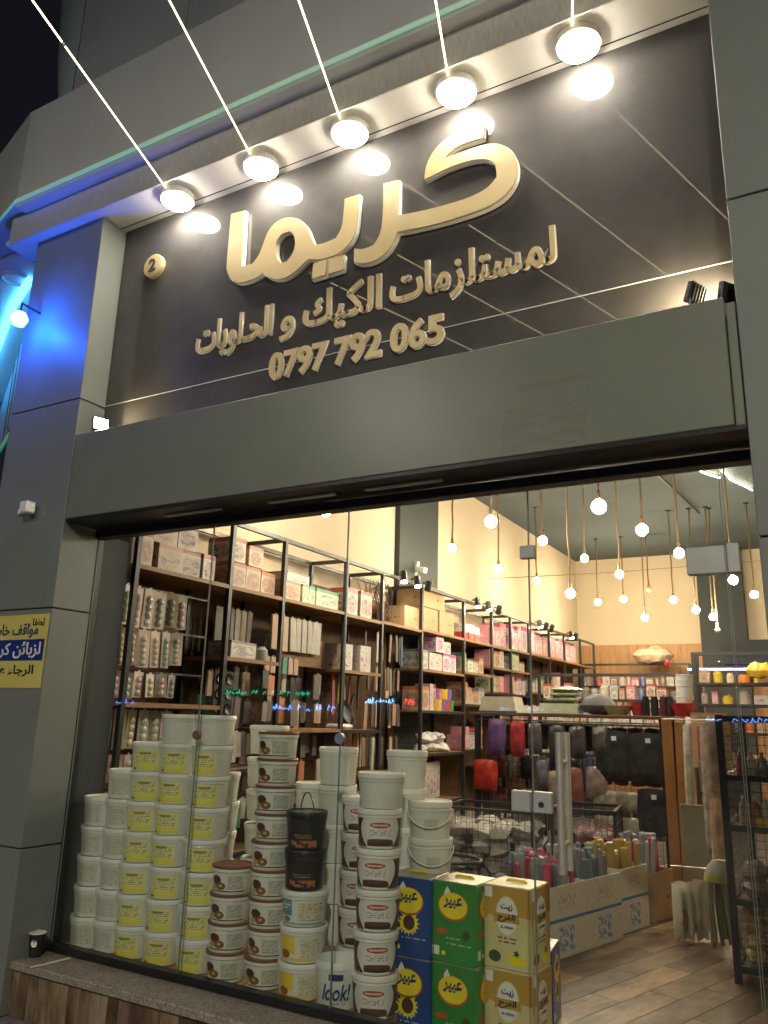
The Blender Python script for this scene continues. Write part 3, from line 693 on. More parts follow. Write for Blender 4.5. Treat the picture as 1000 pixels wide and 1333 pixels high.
# ---- small things on the pillar and the sill
pk = thing('parking_notice', 'yellow and blue parking notice plate on the left pillar', 'notice', (-4.33,-.2805,1.43))
put('plate', MB().bbox(-.35,.30,-.004,0,0,.435,.001).me('plate'), plain('yellow_plate', (.62,.55,.14), .4, 0, .06), pk)
put('blue_band', MB().box(-.35,.285,-.0055,-.0042,.16,.285).me('blue_band'), plain('navy_band', (.01,.035,.20), .4), pk)
for t_, w_, h_, xc, z_, m_ in (('لطفا ..', .15, .045, .19, .365, 'ink'), ('مواقف خاصة', .46, .09, -.01, .293, 'ink_blue'), ('لزبائن كريما', .50, .10, .01, .172, 'white_print'), ('الرجاء عدم', .42, .08, .01, .055, 'ink')):
    put('print', text_mesh(t_, w_, h_, .02, .001, 0, True, mt[m_]), None, pk, (xc,-.0066,z_))
sc_ = thing('security_camera', 'small white box on an arm on the left pillar', 'camera', (-4.40,-.28,2.53))
put('arm', MB().tube([(0,0,0),(0,-.03,0),(.06,-.05,.005)], .013, 8).me('arm', True), mt['white_plastic'], sc_)
put('housing', MB().bbox(.05,.125,-.085,-.02,-.035,.04,.006).me('housing'), mt['white_plastic'], sc_)
put('bracket', MB().bbox(-.05,.02,-.022,0,-.02,.02,.005).me('bracket'), mt['white_plastic'], sc_)
cp = thing('paper_cup', 'black paper coffee cup standing on the granite ledge', 'cup', (-3.985,-.125,-.002)); cp.scale = (1.2,1.2,1.2)
put('body', MB().lathe([(.026,0),(.036,.098),(.034,.098),(.025,.004),(0,.004)], 20).me('body', True), plain('black_paper', (.02,.02,.02), .45), cp)
put('rim', MB().lathe([(.0365,.096),(.039,.099),(.0365,.102),(.033,.100)], 20).me('rim', True), mt['white_print'], cp)
put('emblem', wrap(text_mesh('e', None, .03, .03, .0006, 0, False, mt['acrylic']), .0335, R(-60)), None, cp, (0,0,.045))
tag(put('paper_strip', MB().bbox(-.115,.115,-.009,.009,0,.003,.001).me('paper_strip'), mt['white_print'], None, (-3.82,-.15,-.0025), (0,0,R(82))), 'white strip of paper lying on the granite ledge', 'paper')

# ================================================================== INTERIOR
# ---- pendant bulbs
BULBS = [(-3.77,2.2,3.06,.046,'w'),(-3.81,5.0,3.28,.046,'w'),(-2.603,3.2,3.081,.055,'c'),(-3.73,6.3,3.25,.046,'w'),(-2.773,5.2,3.324,.05,'w'),(-3.907,8.4,3.434,.05,'w'),
         (-2.47,5.2,2.695,.05,'c'),(-2.55,6.2,3.285,.046,'w'),(-1.574,3.0,3.062,.06,'c'),(-3.616,11.0,3.435,.056,'w'),(-2.138,6.2,3.057,.046,'w'),(-3.160,11.0,3.470,.056,'w'),
         (-1.455,4.2,3.114,.055,'w'),(-2.803,11.0,3.125,.056,'w'),(-2.710,11.0,3.627,.056,'o'),(-2.050,9.4,3.184,.054,'w'),(-1.293,5.2,3.067,.052,'w'),(-1.736,9.4,3.016,.054,'w'),
         (-1.493,9.4,2.902,.054,'w'),(-.887,6.2,2.917,.05,'w'),(-0.908,9.4,3.211,.054,'w'),(-1.454,9.5,2.715,.04,'o')]
CEIL = 4.618
def sx_of(p):
    q = Vector(p) - camo.matrix_world.translation; return q.dot(right)/q.dot(fwd)
BULBS.sort(key=lambda b: sx_of(b[:3]))
lit = 0; offn = 0
for (bx, by, bz, br, k) in BULBS:
    if k == 'o': offn += 1; lab = f'unlit pendant bulb on a brown cord, {ORD[offn-1]} of the unlit ones from the left'
    else: lit += 1; lab = f'glowing {"white" if k == "c" else "warm"} pendant bulb on a brown cord, {ORD[lit-1]} lit one from the left'
    t = thing('pendant_bulb', lab, 'pendant lamp', (bx,by,CEIL), 0, 'pendant bulbs hanging from the dark ceiling')
    L = CEIL - bz - br - .06; wob = [(random.uniform(-.008,.008), random.uniform(-.008,.008), -L*q/6) for q in range(7)]
    put('cord', MB().tube(wob, .0115, 5).me('cord'), mt['cord'], t)
    put('socket', MB().lathe([(.016,0),(.019,-.01),(.019,-.05),(.022,-.055),(.022,-.068),(.015,-.07)], 12, (wob[-1][0],wob[-1][1],-L+.008)).me('socket', True), mt['socket'], t)
    prof = [(br*math.sin(math.pi*j/10), br*-math.cos(math.pi*j/10)) for j in range(0, 10)] + [(.013, br*1.12)]
    put('bulb', MB().lathe(prof, 16).me('bulb', True), {'w': mt['bulb_warm'], 'c': mt['bulb_white'], 'o': mt['bulb_off']}[k], t, (wob[-1][0], wob[-1][1], bz-CEIL))
    put('ceiling_cup', MB().lathe([(.04,0),(.04,-.015),(.01,-.02)], 12).me('ceiling_cup'), mt['dark'], t)
for i, pts in enumerate(([(-1.33,6.9),(-1.256,7.38),(-1.16,7.6),(-1.079,7.73)], [(-1.022,7.41),(-.985,7.6),(-.963,7.9),(-.85,8.2),(-.749,8.55)], [(-.786,6.91),(-.72,7.05),(-.651,7.18)])):
    tag(put('light_ribbon', MB().tube([(a,b,4.58) for a,b in pts], .008, 6).me('light_ribbon', True), mt['led_white']), f'wavy lit ribbon under the ceiling near the door, {ORD[i]} from the left', 'light ribbon', 'light ribbons')
tag(put('ceiling_pipe', MB().tube([(-2.0,4.6,4.56),(-1.6,9.5,4.56)], .02, 6).me('ceiling_pipe'), mt['post']), 'thin conduit running along the dark ceiling', 'pipe')
tag(put('tension_wire', MB().tube([(-4.5,7.9,3.42),(-2.6,7.9,3.40),(.8,7.9,3.46)], .0045, 5).me('tension_wire'), mt['socket']), 'thin wire stretched across the shop between the bulbs', 'wire')
tag(put('security_camera', MB().bbox(-.04,.14,-.03,.03,-.035,.035,.008).box(-.06,-.02,-.02,.02,-.09,.09).me('wall_camera'), mt['white_plastic'], None, (-4.44,5.35,3.13), (0,R(15),R(-20))), 'white camera on the dark column of the left wall', 'camera')

# ---- shelving along the left wall
XF, XB = -4.05, -4.50
POSTS = [.36,1.33,2.03,3.04,3.77,4.70,5.90,6.86,7.60,8.40,9.43,10.28,11.30,12.3]
RACK = ['nearest rack'] + [q + ' rack' for q in ORD[1:13]]
SHELVES = [[2.29,1.37,.55],[2.29,1.74,.9,.3],[2.29,1.20,.6],[2.28,1.745,1.19,.6],[2.29,.75],[2.31,1.86,1.40,.93,.4],[2.31,1.9,1.5,.95],[2.31,2.02,1.68,1.2,.7],[2.32,2.02,1.68,1.2,.7],[2.33,1.75,1.3,.8],[2.34,1.85,1.3],[2.34,1.85,1.3],[2.34,1.85,1.3]]
def wire_panel(w, h, step=.05, r=.0018):
    mb = MB(); n = int(w/step); k = int(h/step)
    for i in range(n+1): mb.tube([(i*w/n,0,0),(i*w/n,0,h)], r, 3)
    for i in range(k+1): mb.tube([(0,0,i*h/k),(w,0,i*h/k)], r, 3)
    return mb.me('wire_mesh')
for i in range(13):
    y0, y1 = POSTS[i], POSTS[i+1]; ys = .06 if i == 0 else y0
    t = thing('shelving_rack', f'black steel shelving with wooden boards, {RACK[i]} along the left wall from the window', 'shelving rack', ((XF+XB)/2, ys, FL), 0, 'racks along the left wall')
    ox = (XF+XB)/2; HT = 2.81 - FL; dx = (XF-XB)/2
    yl = y0-ys
    def post(x, y): return MB().box(x-.018, x+.018, y, y+.036, 0, HT)
    put('post', post(dx-.018, yl).me('post'), mt['post'], t); put('post', post(-dx+.018, yl).me('post'), mt['post'], t)
    if i == 12:
        put('post', post(dx-.018, y1-ys-.04).me('post'), mt['post'], t)
    W = y1-ys
    put('top_rail', MB().box(dx-.036, dx-.002, yl+.037, W-.002, HT-.036, HT-.001).me('top_rail'), mt['post'], t)
    put('cross_rail', MB().box(-dx+.037, dx-.037, yl+.003, yl+.033, HT-.036, HT-.001).me('cross_rail'), mt['post'], t)
    put('back_rail', MB().box(-dx+.002, -dx+.034, yl+.037, W-.002, HT-.036, HT-.001).me('back_rail'), mt['post'], t)
    put('back_board', MB().box(-dx-.03, -dx-.006, .002, W-.002, .3, 2.72).me('back_board'), mt['wood_back'], t)
    for j, z in enumerate(SHELVES[i]):
        b = put('shelf_board', MB().bbox(-dx+.002, dx-.04, .004, W-.004, z-FL-.025, z-FL, .002).me('shelf_board'), mt['wood_shelf'], t)
        put('front_edge', MB().box(dx-.039, dx-.002, yl+.038, W-.002, z-FL-.032, z-FL-.002).me('front_edge'), mt['wood_shelf' if j < 2 else 'post'], b)
    if i in (1,2,3,5,6,7):
        wm = put('wire_mesh', wire_panel(W-.06, 1.15, .06), mt['post'], t, (-dx+.06, .03, 1.0), (0,0,R(90))); wm['kind'] = 'stuff'
# ---- boxes on shelves
def boxrow(rack, where, z, items, y, group):
    for k, (m_, wd, ht, dp, gap, desc) in enumerate(items):
        o = pbox('product_box', mt[m_], (XF-.06-dp/2+random.uniform(-.012,.012), y+gap+wd/2, z+.001), (dp, wd-.003, ht), random.uniform(-.03,.03))
        tag(o, f'{desc}, {ORD[k]} from window, {where}, {RACK[rack]}', 'box', group); y += wd + gap
G = 'boxes on the left wall racks'
boxrow(0, 'top shelf', 2.29, [('box_beige',.16,.22,.25,.0,'beige printed box'),('box_orange',.20,.24,.2,.10,'tilted appliance box'),('box_beige',.24,.19,.26,.05,'pale brown printed box'),('box_pan',.20,.19,.26,.02,'white and red printed box'),('box_pan',.14,.20,.26,.01,'narrow red striped box')], .09, G)
boxrow(0, 'top shelf upper layer', 2.484, [('box_beige',.24,.17,.24,.42,'pale brown printed box'),('box_pan',.20,.19,.24,.02,'white and red printed box')], .13, G)
boxrow(1, 'top shelf', 2.29, [('box_orange',.20,.20,.26,.03,'orange appliance box'),('box_orange',.19,.20,.26,.01,'orange appliance box with dark picture'),('box_orange',.20,.19,.25,.01,'orange appliance box by the post')], 1.36, G)
boxrow(1, 'top shelf upper layer', 2.494, [('box_pan',.18,.20,.25,.02,'white appliance box'),('box_orange',.19,.17,.24,.05,'orange appliance box')], 1.36, G)
boxrow(2, 'top shelf', 2.29, [('box_orange',.26,.17,.24,.04,'orange printed box'),('box_green',.10,.17,.24,.02,'small pale green box'),('box_green',.09,.17,.24,.01,'small pale green box with dark edge'),('box_green',.38,.17,.24,.03,'long pale green box')], 2.07, G)
tag(pbox('product_box', mt['box_grey'], (-4.26,2.36,2.465), (.25,.34,.09)), 'flat grey box lying on top of the orange box, third rack', 'box', G)
boxrow(3, 'top shelf', 2.28, [('box_pan',.20,.27,.2,.06,'red and white pan box'),('box_pan',.22,.27,.2,.06,'red and white pan box with red side')], 3.09, G)
boxrow(3, 'second shelf', 1.745, [('box_white',.21,.25,.2,.03,'white round-picture box'),('box_white',.21,.26,.2,.14,'white round-picture box')], 3.08, G)
for k, (yy, zz, wd, ht) in enumerate(((4.34,2.29,.40,.24),(4.78,2.31,.42,.26),(5.24,2.31,.44,.27))):
    tag(pbox('carton', mt['carton'], (-4.27,yy+wd/2,zz+.001), (.36,wd-.01,ht)), f'plain brown carton on the top shelf, {ORD[k]} from the left in the bottom layer', 'carton', 'plain brown cartons')
tag(pbox('carton', mt['carton'], (-4.28,5.12,2.582), (.36,.58,.25)), 'plain brown carton stacked on top of the other cartons', 'carton', 'plain brown cartons')
boxrow(5, 'second shelf', 1.86, [('box_grey',.22,.22,.25,.04,'grey white box'),('box_white',.17,.20,.25,.01,'white cake-tin box'),('box_white',.20,.20,.25,.01,'white cake-tin box with round picture'),('box_magenta',.20,.22,.25,.01,'magenta box'),('box_magenta',.20,.22,.25,.0,'magenta and white box by the post')], 4.74, G)
boxrow(5, 'second shelf upper layer', 2.082, [('box_magenta',.22,.20,.24,.42,'bright magenta box'),('box_white',.2,.14,.24,.01,'small white box')], 4.78, G)
boxrow(5, 'third shelf', 1.40, [('box_orange',.26,.26,.22,.02,'cake stand box'),('box_white',.08,.30,.2,.03,'tall white packet'),('box_pan',.08,.30,.2,.01,'tall red and white packet'),('box_orange',.14,.24,.2,.02,'orange red packet')], 4.74, G)
boxrow(6, 'top shelf', 2.31, [('box_red',.18,.19,.3,.04,'red and white box'),('box_red',.17,.20,.3,.01,'red and white box'),('box_red',.17,.19,.3,.01,'red and white box')], 5.94, G)
for r_, y_, n_ in ((7,6.90,3),(8,7.64,4),(9,8.44,5),(10,9.47,4),(11,10.3,4)):
    its = []
    for k in range(n_):
        mm = random.choice(('box_pinkcard','box_pinkcard','box_pink','box_magenta')); its.append((mm, random.uniform(.17,.22), random.uniform(.26,.40), .28, .008 if k else .03, 'pink printed carton'))
    boxrow(r_, 'top shelf', SHELVES[r_][0], its, y_, G)
for r_ in (6,7,8,9,10):
    for j, z in enumerate(SHELVES[r_][1:4]):
        its = []; yy = 0
        wmax = POSTS[r_+1]-POSTS[r_]-.12
        while True:
            wd = random.uniform(.09,.24)
            if yy + wd > wmax: break
            its.append((random.choice(('box_white','box_pan','box_beige','box_grey','box_pinkcard','box_green','box_magenta','box_orange')), wd, random.uniform(.14,.27), .22, random.choice((.005,.01,.03)), random.choice(('small printed packet','little printed box','narrow printed box')))); yy += wd + .02
        boxrow(r_, f'{ORD[j+1]} shelf', z, its, POSTS[r_]+.05, G)
# appliance box, tray, pan, toys
tag(pbox('appliance_box', mt['box_grey'], (-4.22,1.62,1.742), (.22,.36,.13), R(6)), 'white box with kettle pictures on the second shelf of the second rack', 'box')
tag(put('glass_jar', MB().lathe([(.05,0),(.055,.02),(.055,.09),(.03,.11),(.03,.12)], 16).me('glass_jar', True), mt['gloss'], None, (-4.16,1.92,1.742), color=(.5,.5,.5)), 'grey round jar beside the kettle box', 'jar')
pn = thing('frying_pan', 'dark round frying pan leaning on the third shelf of the fourth rack', 'pan', (-4.22,3.36,1.20), R(20))
put('bowl', MB().lathe([(.0,.0),(.11,.0),(.14,.035),(.135,.035),(.107,.005),(0,.005)], 28).me('bowl', True), mt['dark'], pn, (0,0,.14), (R(12),R(62),0))
put('handle', MB().tube([(0,.12,.15),(.02,.2,.22),(.03,.3,.33)], .011, 8).me('handle', True), mt['dark'], pn)
tag(put('folded_cloth', MB().bbox(-.1,.1,-.13,.13,0,.05,.02).me('folded_cloth'), mt['cloth'], None, (-4.2,3.25,1.192), (0,0,.2), color=(.7,.68,.66)), 'crumpled white cloth beside the leaning pan', 'cloth')
tr = thing('muffin_tray', 'grey muffin tray standing upright in the second rack', 'baking tray', (-4.2,1.52,1.28))
put('sheet', MB().bbox(-.008,.008,-.12,.12,0,.36,.004).me('sheet'), mt['post'], tr)
for a in range(2):
    for b in range(3): put('cup', MB().lathe([(.044,0),(.04,.012),(.02,.006),(0,.004)], 14).me('cup', True), mt['dark'], tr, (.008,-.055+a*.11,.065+b*.115), (0,R(90),0))
TOY = [(.62,.30,.04),(.70,.50,.05),(.20,.14,.45),(.60,.06,.05),(.06,.30,.12),(.35,.10,.4)]
for k in range(9):
    c = TOY[k % 6]; zz = 1.402 + (.0 if k < 5 else .13)
    o = put('toy_tub', MB().lathe([(.055,0),(.06,.02),(.06,.10),(.064,.102),(.064,.122),(0,.125)], 16).me('toy_tub', True), mt['gloss'], None, (-4.16, 5.22+(k % 5)*.115+(.05 if k >= 5 else 0), zz), color=c)
    tag(o, f'bright plastic tub, {ORD[k % 5]} from window, {"lower" if k < 5 else "upper"} layer, sixth rack', 'tub', 'bright tubs')
# twigs
tw = thing('twig_bundle', 'bundle of dark decorative twigs on the top shelf beside the cartons', 'twigs', (-4.25,4.05,2.293))
for k in range(26):
    a = random.uniform(-.10,.10); b = random.uniform(-.24,.20); pts = [(a,b,0)]
    for j in range(1,6): pts.append((a+random.uniform(-.05,.05), b+random.uniform(-.05,.07), j*random.uniform(.08,.10)))
    put('twig', MB().tube(pts, .006, 4, r_end=.003).me('twig'), plain('twig_bark', (.10,.05,.03), .7) if k == 0 else bpy.data.materials['twig_bark'], tw)
# plastic bags and bowls on lower shelf of rack six
pil = MB()
def pillow_mesh(w, d, h, seed, n=7):
    rnd = random.Random(seed); V = []; Fs = []
    for s in (1,-1):
        for i in range(n):
            for j in range(n):
                u, v = i/(n-1)*2-1, j/(n-1)*2-1; e = (1-u*u)*(1-v*v)
                V.append((u*w/2*(1-.08*v*v), v*d/2*(1-.08*u*u), s*h/2*(max(e,0)**.45)*(1+rnd.uniform(-.22,.22))))
    for s in range(2):
        o = s*n*n
        for i in range(n-1):
            for j in range(n-1):
                q = (o+i*n+j, o+(i+1)*n+j, o+(i+1)*n+j+1, o+i*n+j+1); Fs.append(q if s == 0 else tuple(reversed(q)))
    return MB().add(V, Fs).me('pillow', True)
PIL = [pillow_mesh(1,1,1,k) for k in range(6)]
for q in PIL: q.materials.append(mt['film'])
for k in range(8):
    tag(put('plastic_bag', PIL[k % 6], None, None, (-4.2+random.uniform(-.03,.05), 4.98+(k % 4)*.17, .985+.11*(k//4)), (random.uniform(-.3,.3),random.uniform(-.3,.3),random.uniform(0,3)), (.18,.16,.11), (.75,.72,.70)),
        f'clear white bag, {ORD[k % 4]} from window, {"lower" if k < 4 else "upper"} layer, sixth rack', 'bag', 'white bags on rack six')
for k in range(6):
    tag(pbox('patterned_packet', mt['box_white'], (-4.16-.02*k, 4.86+k*.125, .42+.001), (.10,.12,.40), random.uniform(-.05,.05)), f'tall patterned packet, {ORD[k]} from the window, bottom shelf of the sixth rack', 'packet', 'patterned packets')

# ---- hanging blister packs
def pack_proto(h, w, blisters, name):
    card = MB().bbox(-.002,.002,-w/2,w/2,-h,0,.001).box(-.0015,.0015,-.012,.012,.0,.012).me(name+'_card')
    bl = MB(); rr = min(w*.36, h*.42/blisters)
    for k in range(blisters):
        zc = -h*.17 - (k+.5)*(h*.78/blisters)
        bl.lathe([(rr,0),(rr*.9,.010),(rr*.5,.017),(0,.019)], 9, (0,0,0))
        n0 = len(bl.v) - 36
        for q in range(n0, len(bl.v)):
            x_, y_, z_ = bl.v[q]; bl.v[q] = (.0022+z_, y_, zc+x_)
    return card, bl.me(name+'_blister', True)
CARD = [pack_proto(.265,.10,4,'long'), pack_proto(.255,.098,5,'five'), pack_proto(.175,.10,3,'short')]
PALC = [(.60,.40,.36),(.38,.34,.31),(.56,.46,.30),(.64,.52,.46),(.26,.25,.23),(.58,.38,.36),(.48,.50,.44)]
PALB = [(.60,.57,.46),(.50,.54,.44),(.28,.27,.25),(.62,.56,.34),(.38,.45,.40),(.58,.42,.38)]
def hang(proto, x, y, z, label, group, cc=None, cb=None, sc_=None, rz=0.0):
    sc_ = sc_ or (1, random.uniform(.85,1.1), random.uniform(.88,1.05))
    o = put('hanging_pack', proto[0], mt['tinted'], None, (x,y,z), (random.uniform(-.04,.04), random.uniform(-.03,.03), rz+random.uniform(-.45,.45)), sc_, cc or random.choice(PALC))
    put('blister', proto[1], mt['gloss'], o, color=cb or random.choice(PALB)); tag(o, label, 'hanging pack', group)
rows = [(2.15, 0, 9, .10),(1.865, 1, 9, .08),(1.57, 2, 9, .07),(1.32, 0, 9, .05),(1.03, 2, 9, .05),(.80, 1, 9, .05)]
for ri, (z, pr, n, ya) in enumerate(rows):
    for k in range(n):
        hang(CARD[pr], XF-.12, ya+k*.106, z+random.uniform(-.006,.006), f'blister pack of moulds, {ORD[k]} from left, {ORD[ri]} hanging row, nearest rack', 'blister packs in the nearest rack')
    tag(put('hanging_rail', MB().box(XF-.19,XF-.175,.06,1.30,z+.005,z+.02).me('hanging_rail'), mt['dark']), f'dark rail of the {ORD[ri]} hanging row in the nearest rack', 'rail', 'hanging rails')
def flatpack(nm, x, y, z, w, h, colr, label, group, th=.02, rz=0.0, m_='tinted', cat='hanging pack'):
    mb = MB().bbox(-th/2,th/2,-w/2,w/2,-h,0,.003); mb.box(-.003,.003,-.01,.01,0,.014)
    return tag(put(nm, mb.me(nm), mt[m_], None, (x,y,z), (0,random.uniform(-.04,.04),rz), None, colr), label, cat, group)
for k, (yy, w_, h_, c) in enumerate(((1.56,.09,.36,(.10,.09,.08)),(1.66,.05,.34,(.16,.14,.11)),(1.73,.05,.34,(.2,.17,.14)),(1.80,.07,.34,(.40,.34,.28)),(1.88,.07,.36,(.45,.36,.26)),(1.96,.06,.34,(.36,.33,.28)))):
    flatpack('hanging_pack', XB+.16, yy, 2.16, w_, h_, c, f'narrow hanging pack, {ORD[k]} from the window, top row of the second rack', 'packs in the second rack')
for k, (yy, w_, h_, c) in enumerate(((2.16,.12,.30,(.50,.33,.20)),(2.28,.12,.31,(.52,.36,.24)),(2.41,.09,.30,(.46,.42,.34)),(2.50,.08,.30,(.42,.38,.32)),(2.59,.08,.30,(.44,.40,.33)),(2.68,.08,.30,(.42,.38,.30)),(2.80,.14,.30,(.55,.52,.46)))):
    flatpack('hanging_pack', XF-.16, yy, 2.16, w_, h_, c, f'pale hanging pack, {ORD[k]} from the window, top row of the third rack', 'packs in the third rack')
for k in range(6):
    flatpack('hanging_pack', XF-.2, 2.12+k*.085, 1.80, .07, .14, random.choice(((.05,.28,.20),(.50,.34,.26),(.45,.36,.28),(.08,.30,.24))), f'small green or tan pack, {ORD[k]} from window, second row, third rack', 'packs in the third rack')
tag(put('pack_backing', MB().bbox(-.01,.01,2.35,2.98,1.745,2.0,.003).me('pack_backing'), mt['wood_shelf'], None, (XF-.22,0,0)), 'brown board hanging behind the pale packs of the third rack', 'board')
for ri, z in enumerate((1.66,1.43,1.16,.90,.66)):
    for k in range(15):
        flatpack('hanging_pack', XF-.13-random.uniform(0,.16), 1.39+k*.108, z+random.uniform(-.03,.03), random.uniform(.06,.12), random.uniform(.15,.26), random.choice(((.42,.30,.22),(.45,.42,.36),(.10,.09,.09),(.30,.27,.24),(.50,.20,.10),(.06,.2,.16),(.2,.18,.17),(.5,.46,.38),(.06,.06,.06),(.14,.12,.11),(.34,.30,.30))),
                 f'assorted hanging pack, {ORD[k]} from window, {ORD[ri]} low row, second and third racks', 'assorted packs')
for ri, z in enumerate((1.70,1.15,.80)):
    for k in range(8):
        flatpack('kitchen_tool', XF-.14-random.uniform(0,.1), 3.10+k*.082, z, random.uniform(.02,.05), random.uniform(.28,.40), random.choice(((.35,.28,.12),(.10,.09,.08),(.30,.05,.05),(.40,.36,.30),(.06,.06,.06),(.45,.30,.05))), f'long kitchen tool, {ORD[k]} from window, {ORD[ri]} row, fourth rack', 'tools in the fourth rack', .015, cat='kitchen tool')
for ri, z in enumerate((2.18,1.82,1.45,1.1)):
    for k in range(8):
        flatpack('kitchen_tool', XF-.12-random.uniform(0,.12), 3.82+k*.105, z, random.uniform(.03,.08), random.uniform(.22,.32), random.choice(((.40,.24,.18),(.45,.30,.22),(.10,.08,.08),(.30,.22,.16),(.06,.05,.05),(.5,.44,.38),(.10,.14,.2))), f'hanging kitchen tool, {ORD[k]} from window, {ORD[ri]} row, fifth rack', 'tools in the fifth rack', .015, cat='kitchen tool')
# ---- spotlights on the rack rails
for k, (yy, on_) in enumerate(((4.09,1),(4.42,1),(4.72,0),(6.17,1),(6.55,1),(6.95,0),(8.71,1),(9.05,0),(9.35,0),(10.45,1),(10.75,0))):
    t = thing('rack_spotlight', f'{"lit" if on_ else "dark"} black spotlight on the rack top rail, {ORD[k]} from the window', 'spotlight', (-4.0,yy,2.83), 0, 'rack spotlights')
    put('arm', MB().box(-.06,.0,-.008,.008,-.008,.008).me('arm'), mt['dark'], t)
    c = put('can', MB().lathe([(.038,-.075),(.038,.04),(.030,.05),(0,.05)], 16).me('can', True), mt['dark'], t, (.02,0,-.02), (0,R(-18 if on_ else 30),R(-40)))
    put('lens', MB().lathe([(.034,-.078),(0,-.079)], 16).me('lens'), mt['spot'] if on_ else mt['bulb_off'], c)

# ---- buckets in the window
def bucket(r, h, lidm, bodym, labm=None, lspan=100, lz=(.12,.74), lang=-75, handle=None, open_=False, brown=False, hang_=None):
    parts = []
    if brown:
        body = MB().lathe([(r*.90,0),(r*.92,.004),(r*.96,h*.78),(r*1.02,h*.79),(r*1.02,h*.90),(r*.95,h*.90)], 28).me('body', True)
        lid = MB().lathe([(r*.96,h*.90),(r*1.04,h*.905),(r*1.05,h*.97),(r*1.02,h),(r*.93,h),(r*.91,h*.97),(0,h*.97)], 28).me('lid', True)
    elif open_:
        body = MB().lathe([(r*.84,0),(r*.86,.004),(r*.97,h*.84),(r*1.01,h*.85),(r*1.01,h*.98),(r*.98,h),(r*.95,h),(r*.84,.01),(0,.01)], 28).me('body', True); lid = None
    else:
        body = MB().lathe([(r*.87,0),(r*.89,.004),(r*.965,h*.76),(r*1.0,h*.765),(r*1.0,h*.80),(r*.97,h*.80),(r*.975,h*.85)], 28).me('body', True)
        lid = MB().lathe([(r*.97,h*.845),(r*1.02,h*.85),(r*1.02,h*.965),(r*1.0,h*.99),(r*.93,h*.99),(r*.90,h*.955),(0,h*.955)], 28).me('lid', True)
    body.materials.append(bodym); parts.append(('body', body))
    if lid: lid.materials.append(lidm); parts.append(('lid', lid))
    if labm:
        mb = MB(); n = 14; uvs = []
        a0, a1 = R(lang-lspan/2), R(lang+lspan/2); top = .84 if open_ else .78
        for j, zf in enumerate(lz):
            rr = (r*.88 + (r*.967-r*.88)*zf/.77) + .0012
            if brown: rr = r*.92 + (r*.96-r*.92)*zf/.78 + .0012
            if open_: rr = r*.86 + (r*.97-r*.86)*zf/.84 + .0012
            for k in range(n+1):
                g = a0 + (a1-a0)*k/n; mb.v.append((rr*math.cos(g), rr*math.sin(g), h*zf)); uvs.append((k/n, j))
        mb.f = [(k, k+1, n+2+k, n+1+k) for k in range(n)]
        me = mb.me('label', True); uv = me.uv_layers.new(name='UVMap')
        for p in me.polygons:
            for li in p.loop_indices: uv.data[li].uv = uvs[me.loops[li].vertex_index]
        me.materials.append(labm); parts.append(('label', me))
    if handle == 'up':
        pts = [(r*1.03*math.cos(R(a)), 0, h*.86 + r*1.05*math.sin(R(a))) for a in range(0,181,12)]
        me = MB().tube([(x*math.cos(R(-35)), x*math.sin(R(-35)), z) for x,_,z in pts], .0035, 6).me('handle', True); me.materials.append(hang_ or mt['dark']); parts.append(('handle', me))
    if handle == 'down':
        pts = []
        for a in range(0,181,10):
            g = R(-150+a*.95); pts.append((r*1.05*math.cos(g), r*1.05*math.sin(g), h*.80 - h*.42*math.sin(R(a))))
        me = MB().tube(pts, .0035, 6).me('handle', True); me.materials.append(mt['lid']); parts.append(('handle', me))
    return parts
def place_bucket(parts, x, y, z, rz, label, group):
    t = thing('bucket', label, 'bucket', (x,y,z), rz, group)
    for nm, me in parts: put(nm, me, None, t)
    return t
r1 = .1165
B_plain = bucket(r1, .163, mt['lid'], mt['bucket'], mt['lab_plain'], 70)
B_yel = bucket(r1, .163, mt['lid'], mt['bucket'], mt['lab_yellow'], 84, (.06,.74), -70)
B_bare = bucket(r1, .163, mt['lid'], mt['bucket'])
B_dates = bucket(.107, .1365, mt['brown_lid'], mt['bucket'], mt['lab_dates'], 120, (.10,.74), -70, brown=True)
B_black = bucket(.105, .182, mt['black_plastic'], mt['black_plastic'], mt['lab_black'], 120, (.04,.74), -62)
B_blackh = bucket(.105, .182, mt['black_plastic'], mt['black_plastic'], mt['lab_black'], 120, (.04,.74), -62, 'up')
B_teal = bucket(.118, .160, mt['lid'], mt['bucket'], mt['lab_teal'], 130, (.06,.74), -70)
B_must = bucket(.118, .160, mt['lid'], mt['bucket'], mt['lab_mustard'], 130, (.06,.74), -68)
B_cake = bucket(.108, .179, mt['lid'], mt['bucket'], mt['lab_cake'], 170, (.03,.75), -62)
B_tall = bucket(.110, .20, mt['lid'], mt['bucket'])
B_tallh = bucket(.112, .20, mt['lid'], mt['bucket'], mt['lab_plain'], 40, (.3,.6), -60, 'down')
B_look = bucket(.108, .20, mt['lid'], mt['bucket'], open_=True)
def stack(n, parts, x, y, pitch, phrase, group, z0=.0, parts_of=None, desc='white bucket', descs=None):
    for k in range(n):           # k counts from the bottom
        p = parts_of(k) if parts_of else parts; d = descs(k) if descs else desc
        place_bucket(p, x+random.uniform(-.005,.005), y+random.uniform(-.005,.005), z0+k*pitch+.0005, R(random.uniform(-9,9)), f'{d}, {ORD[k]} from bottom, {phrase}', group)
GB = 'buckets stacked in the shop window'
stack(5, B_plain, -3.93, .20, .1632, 'leftmost window stack', GB, desc='plain white bucket')
stack(6, B_plain, -3.76, .21, .1632, 'second window stack from the left', GB, desc='plain white bucket')
stack(7, B_yel, -3.58, .20, .1632, 'third window stack from the left', GB, desc='yellow-labelled white bucket')
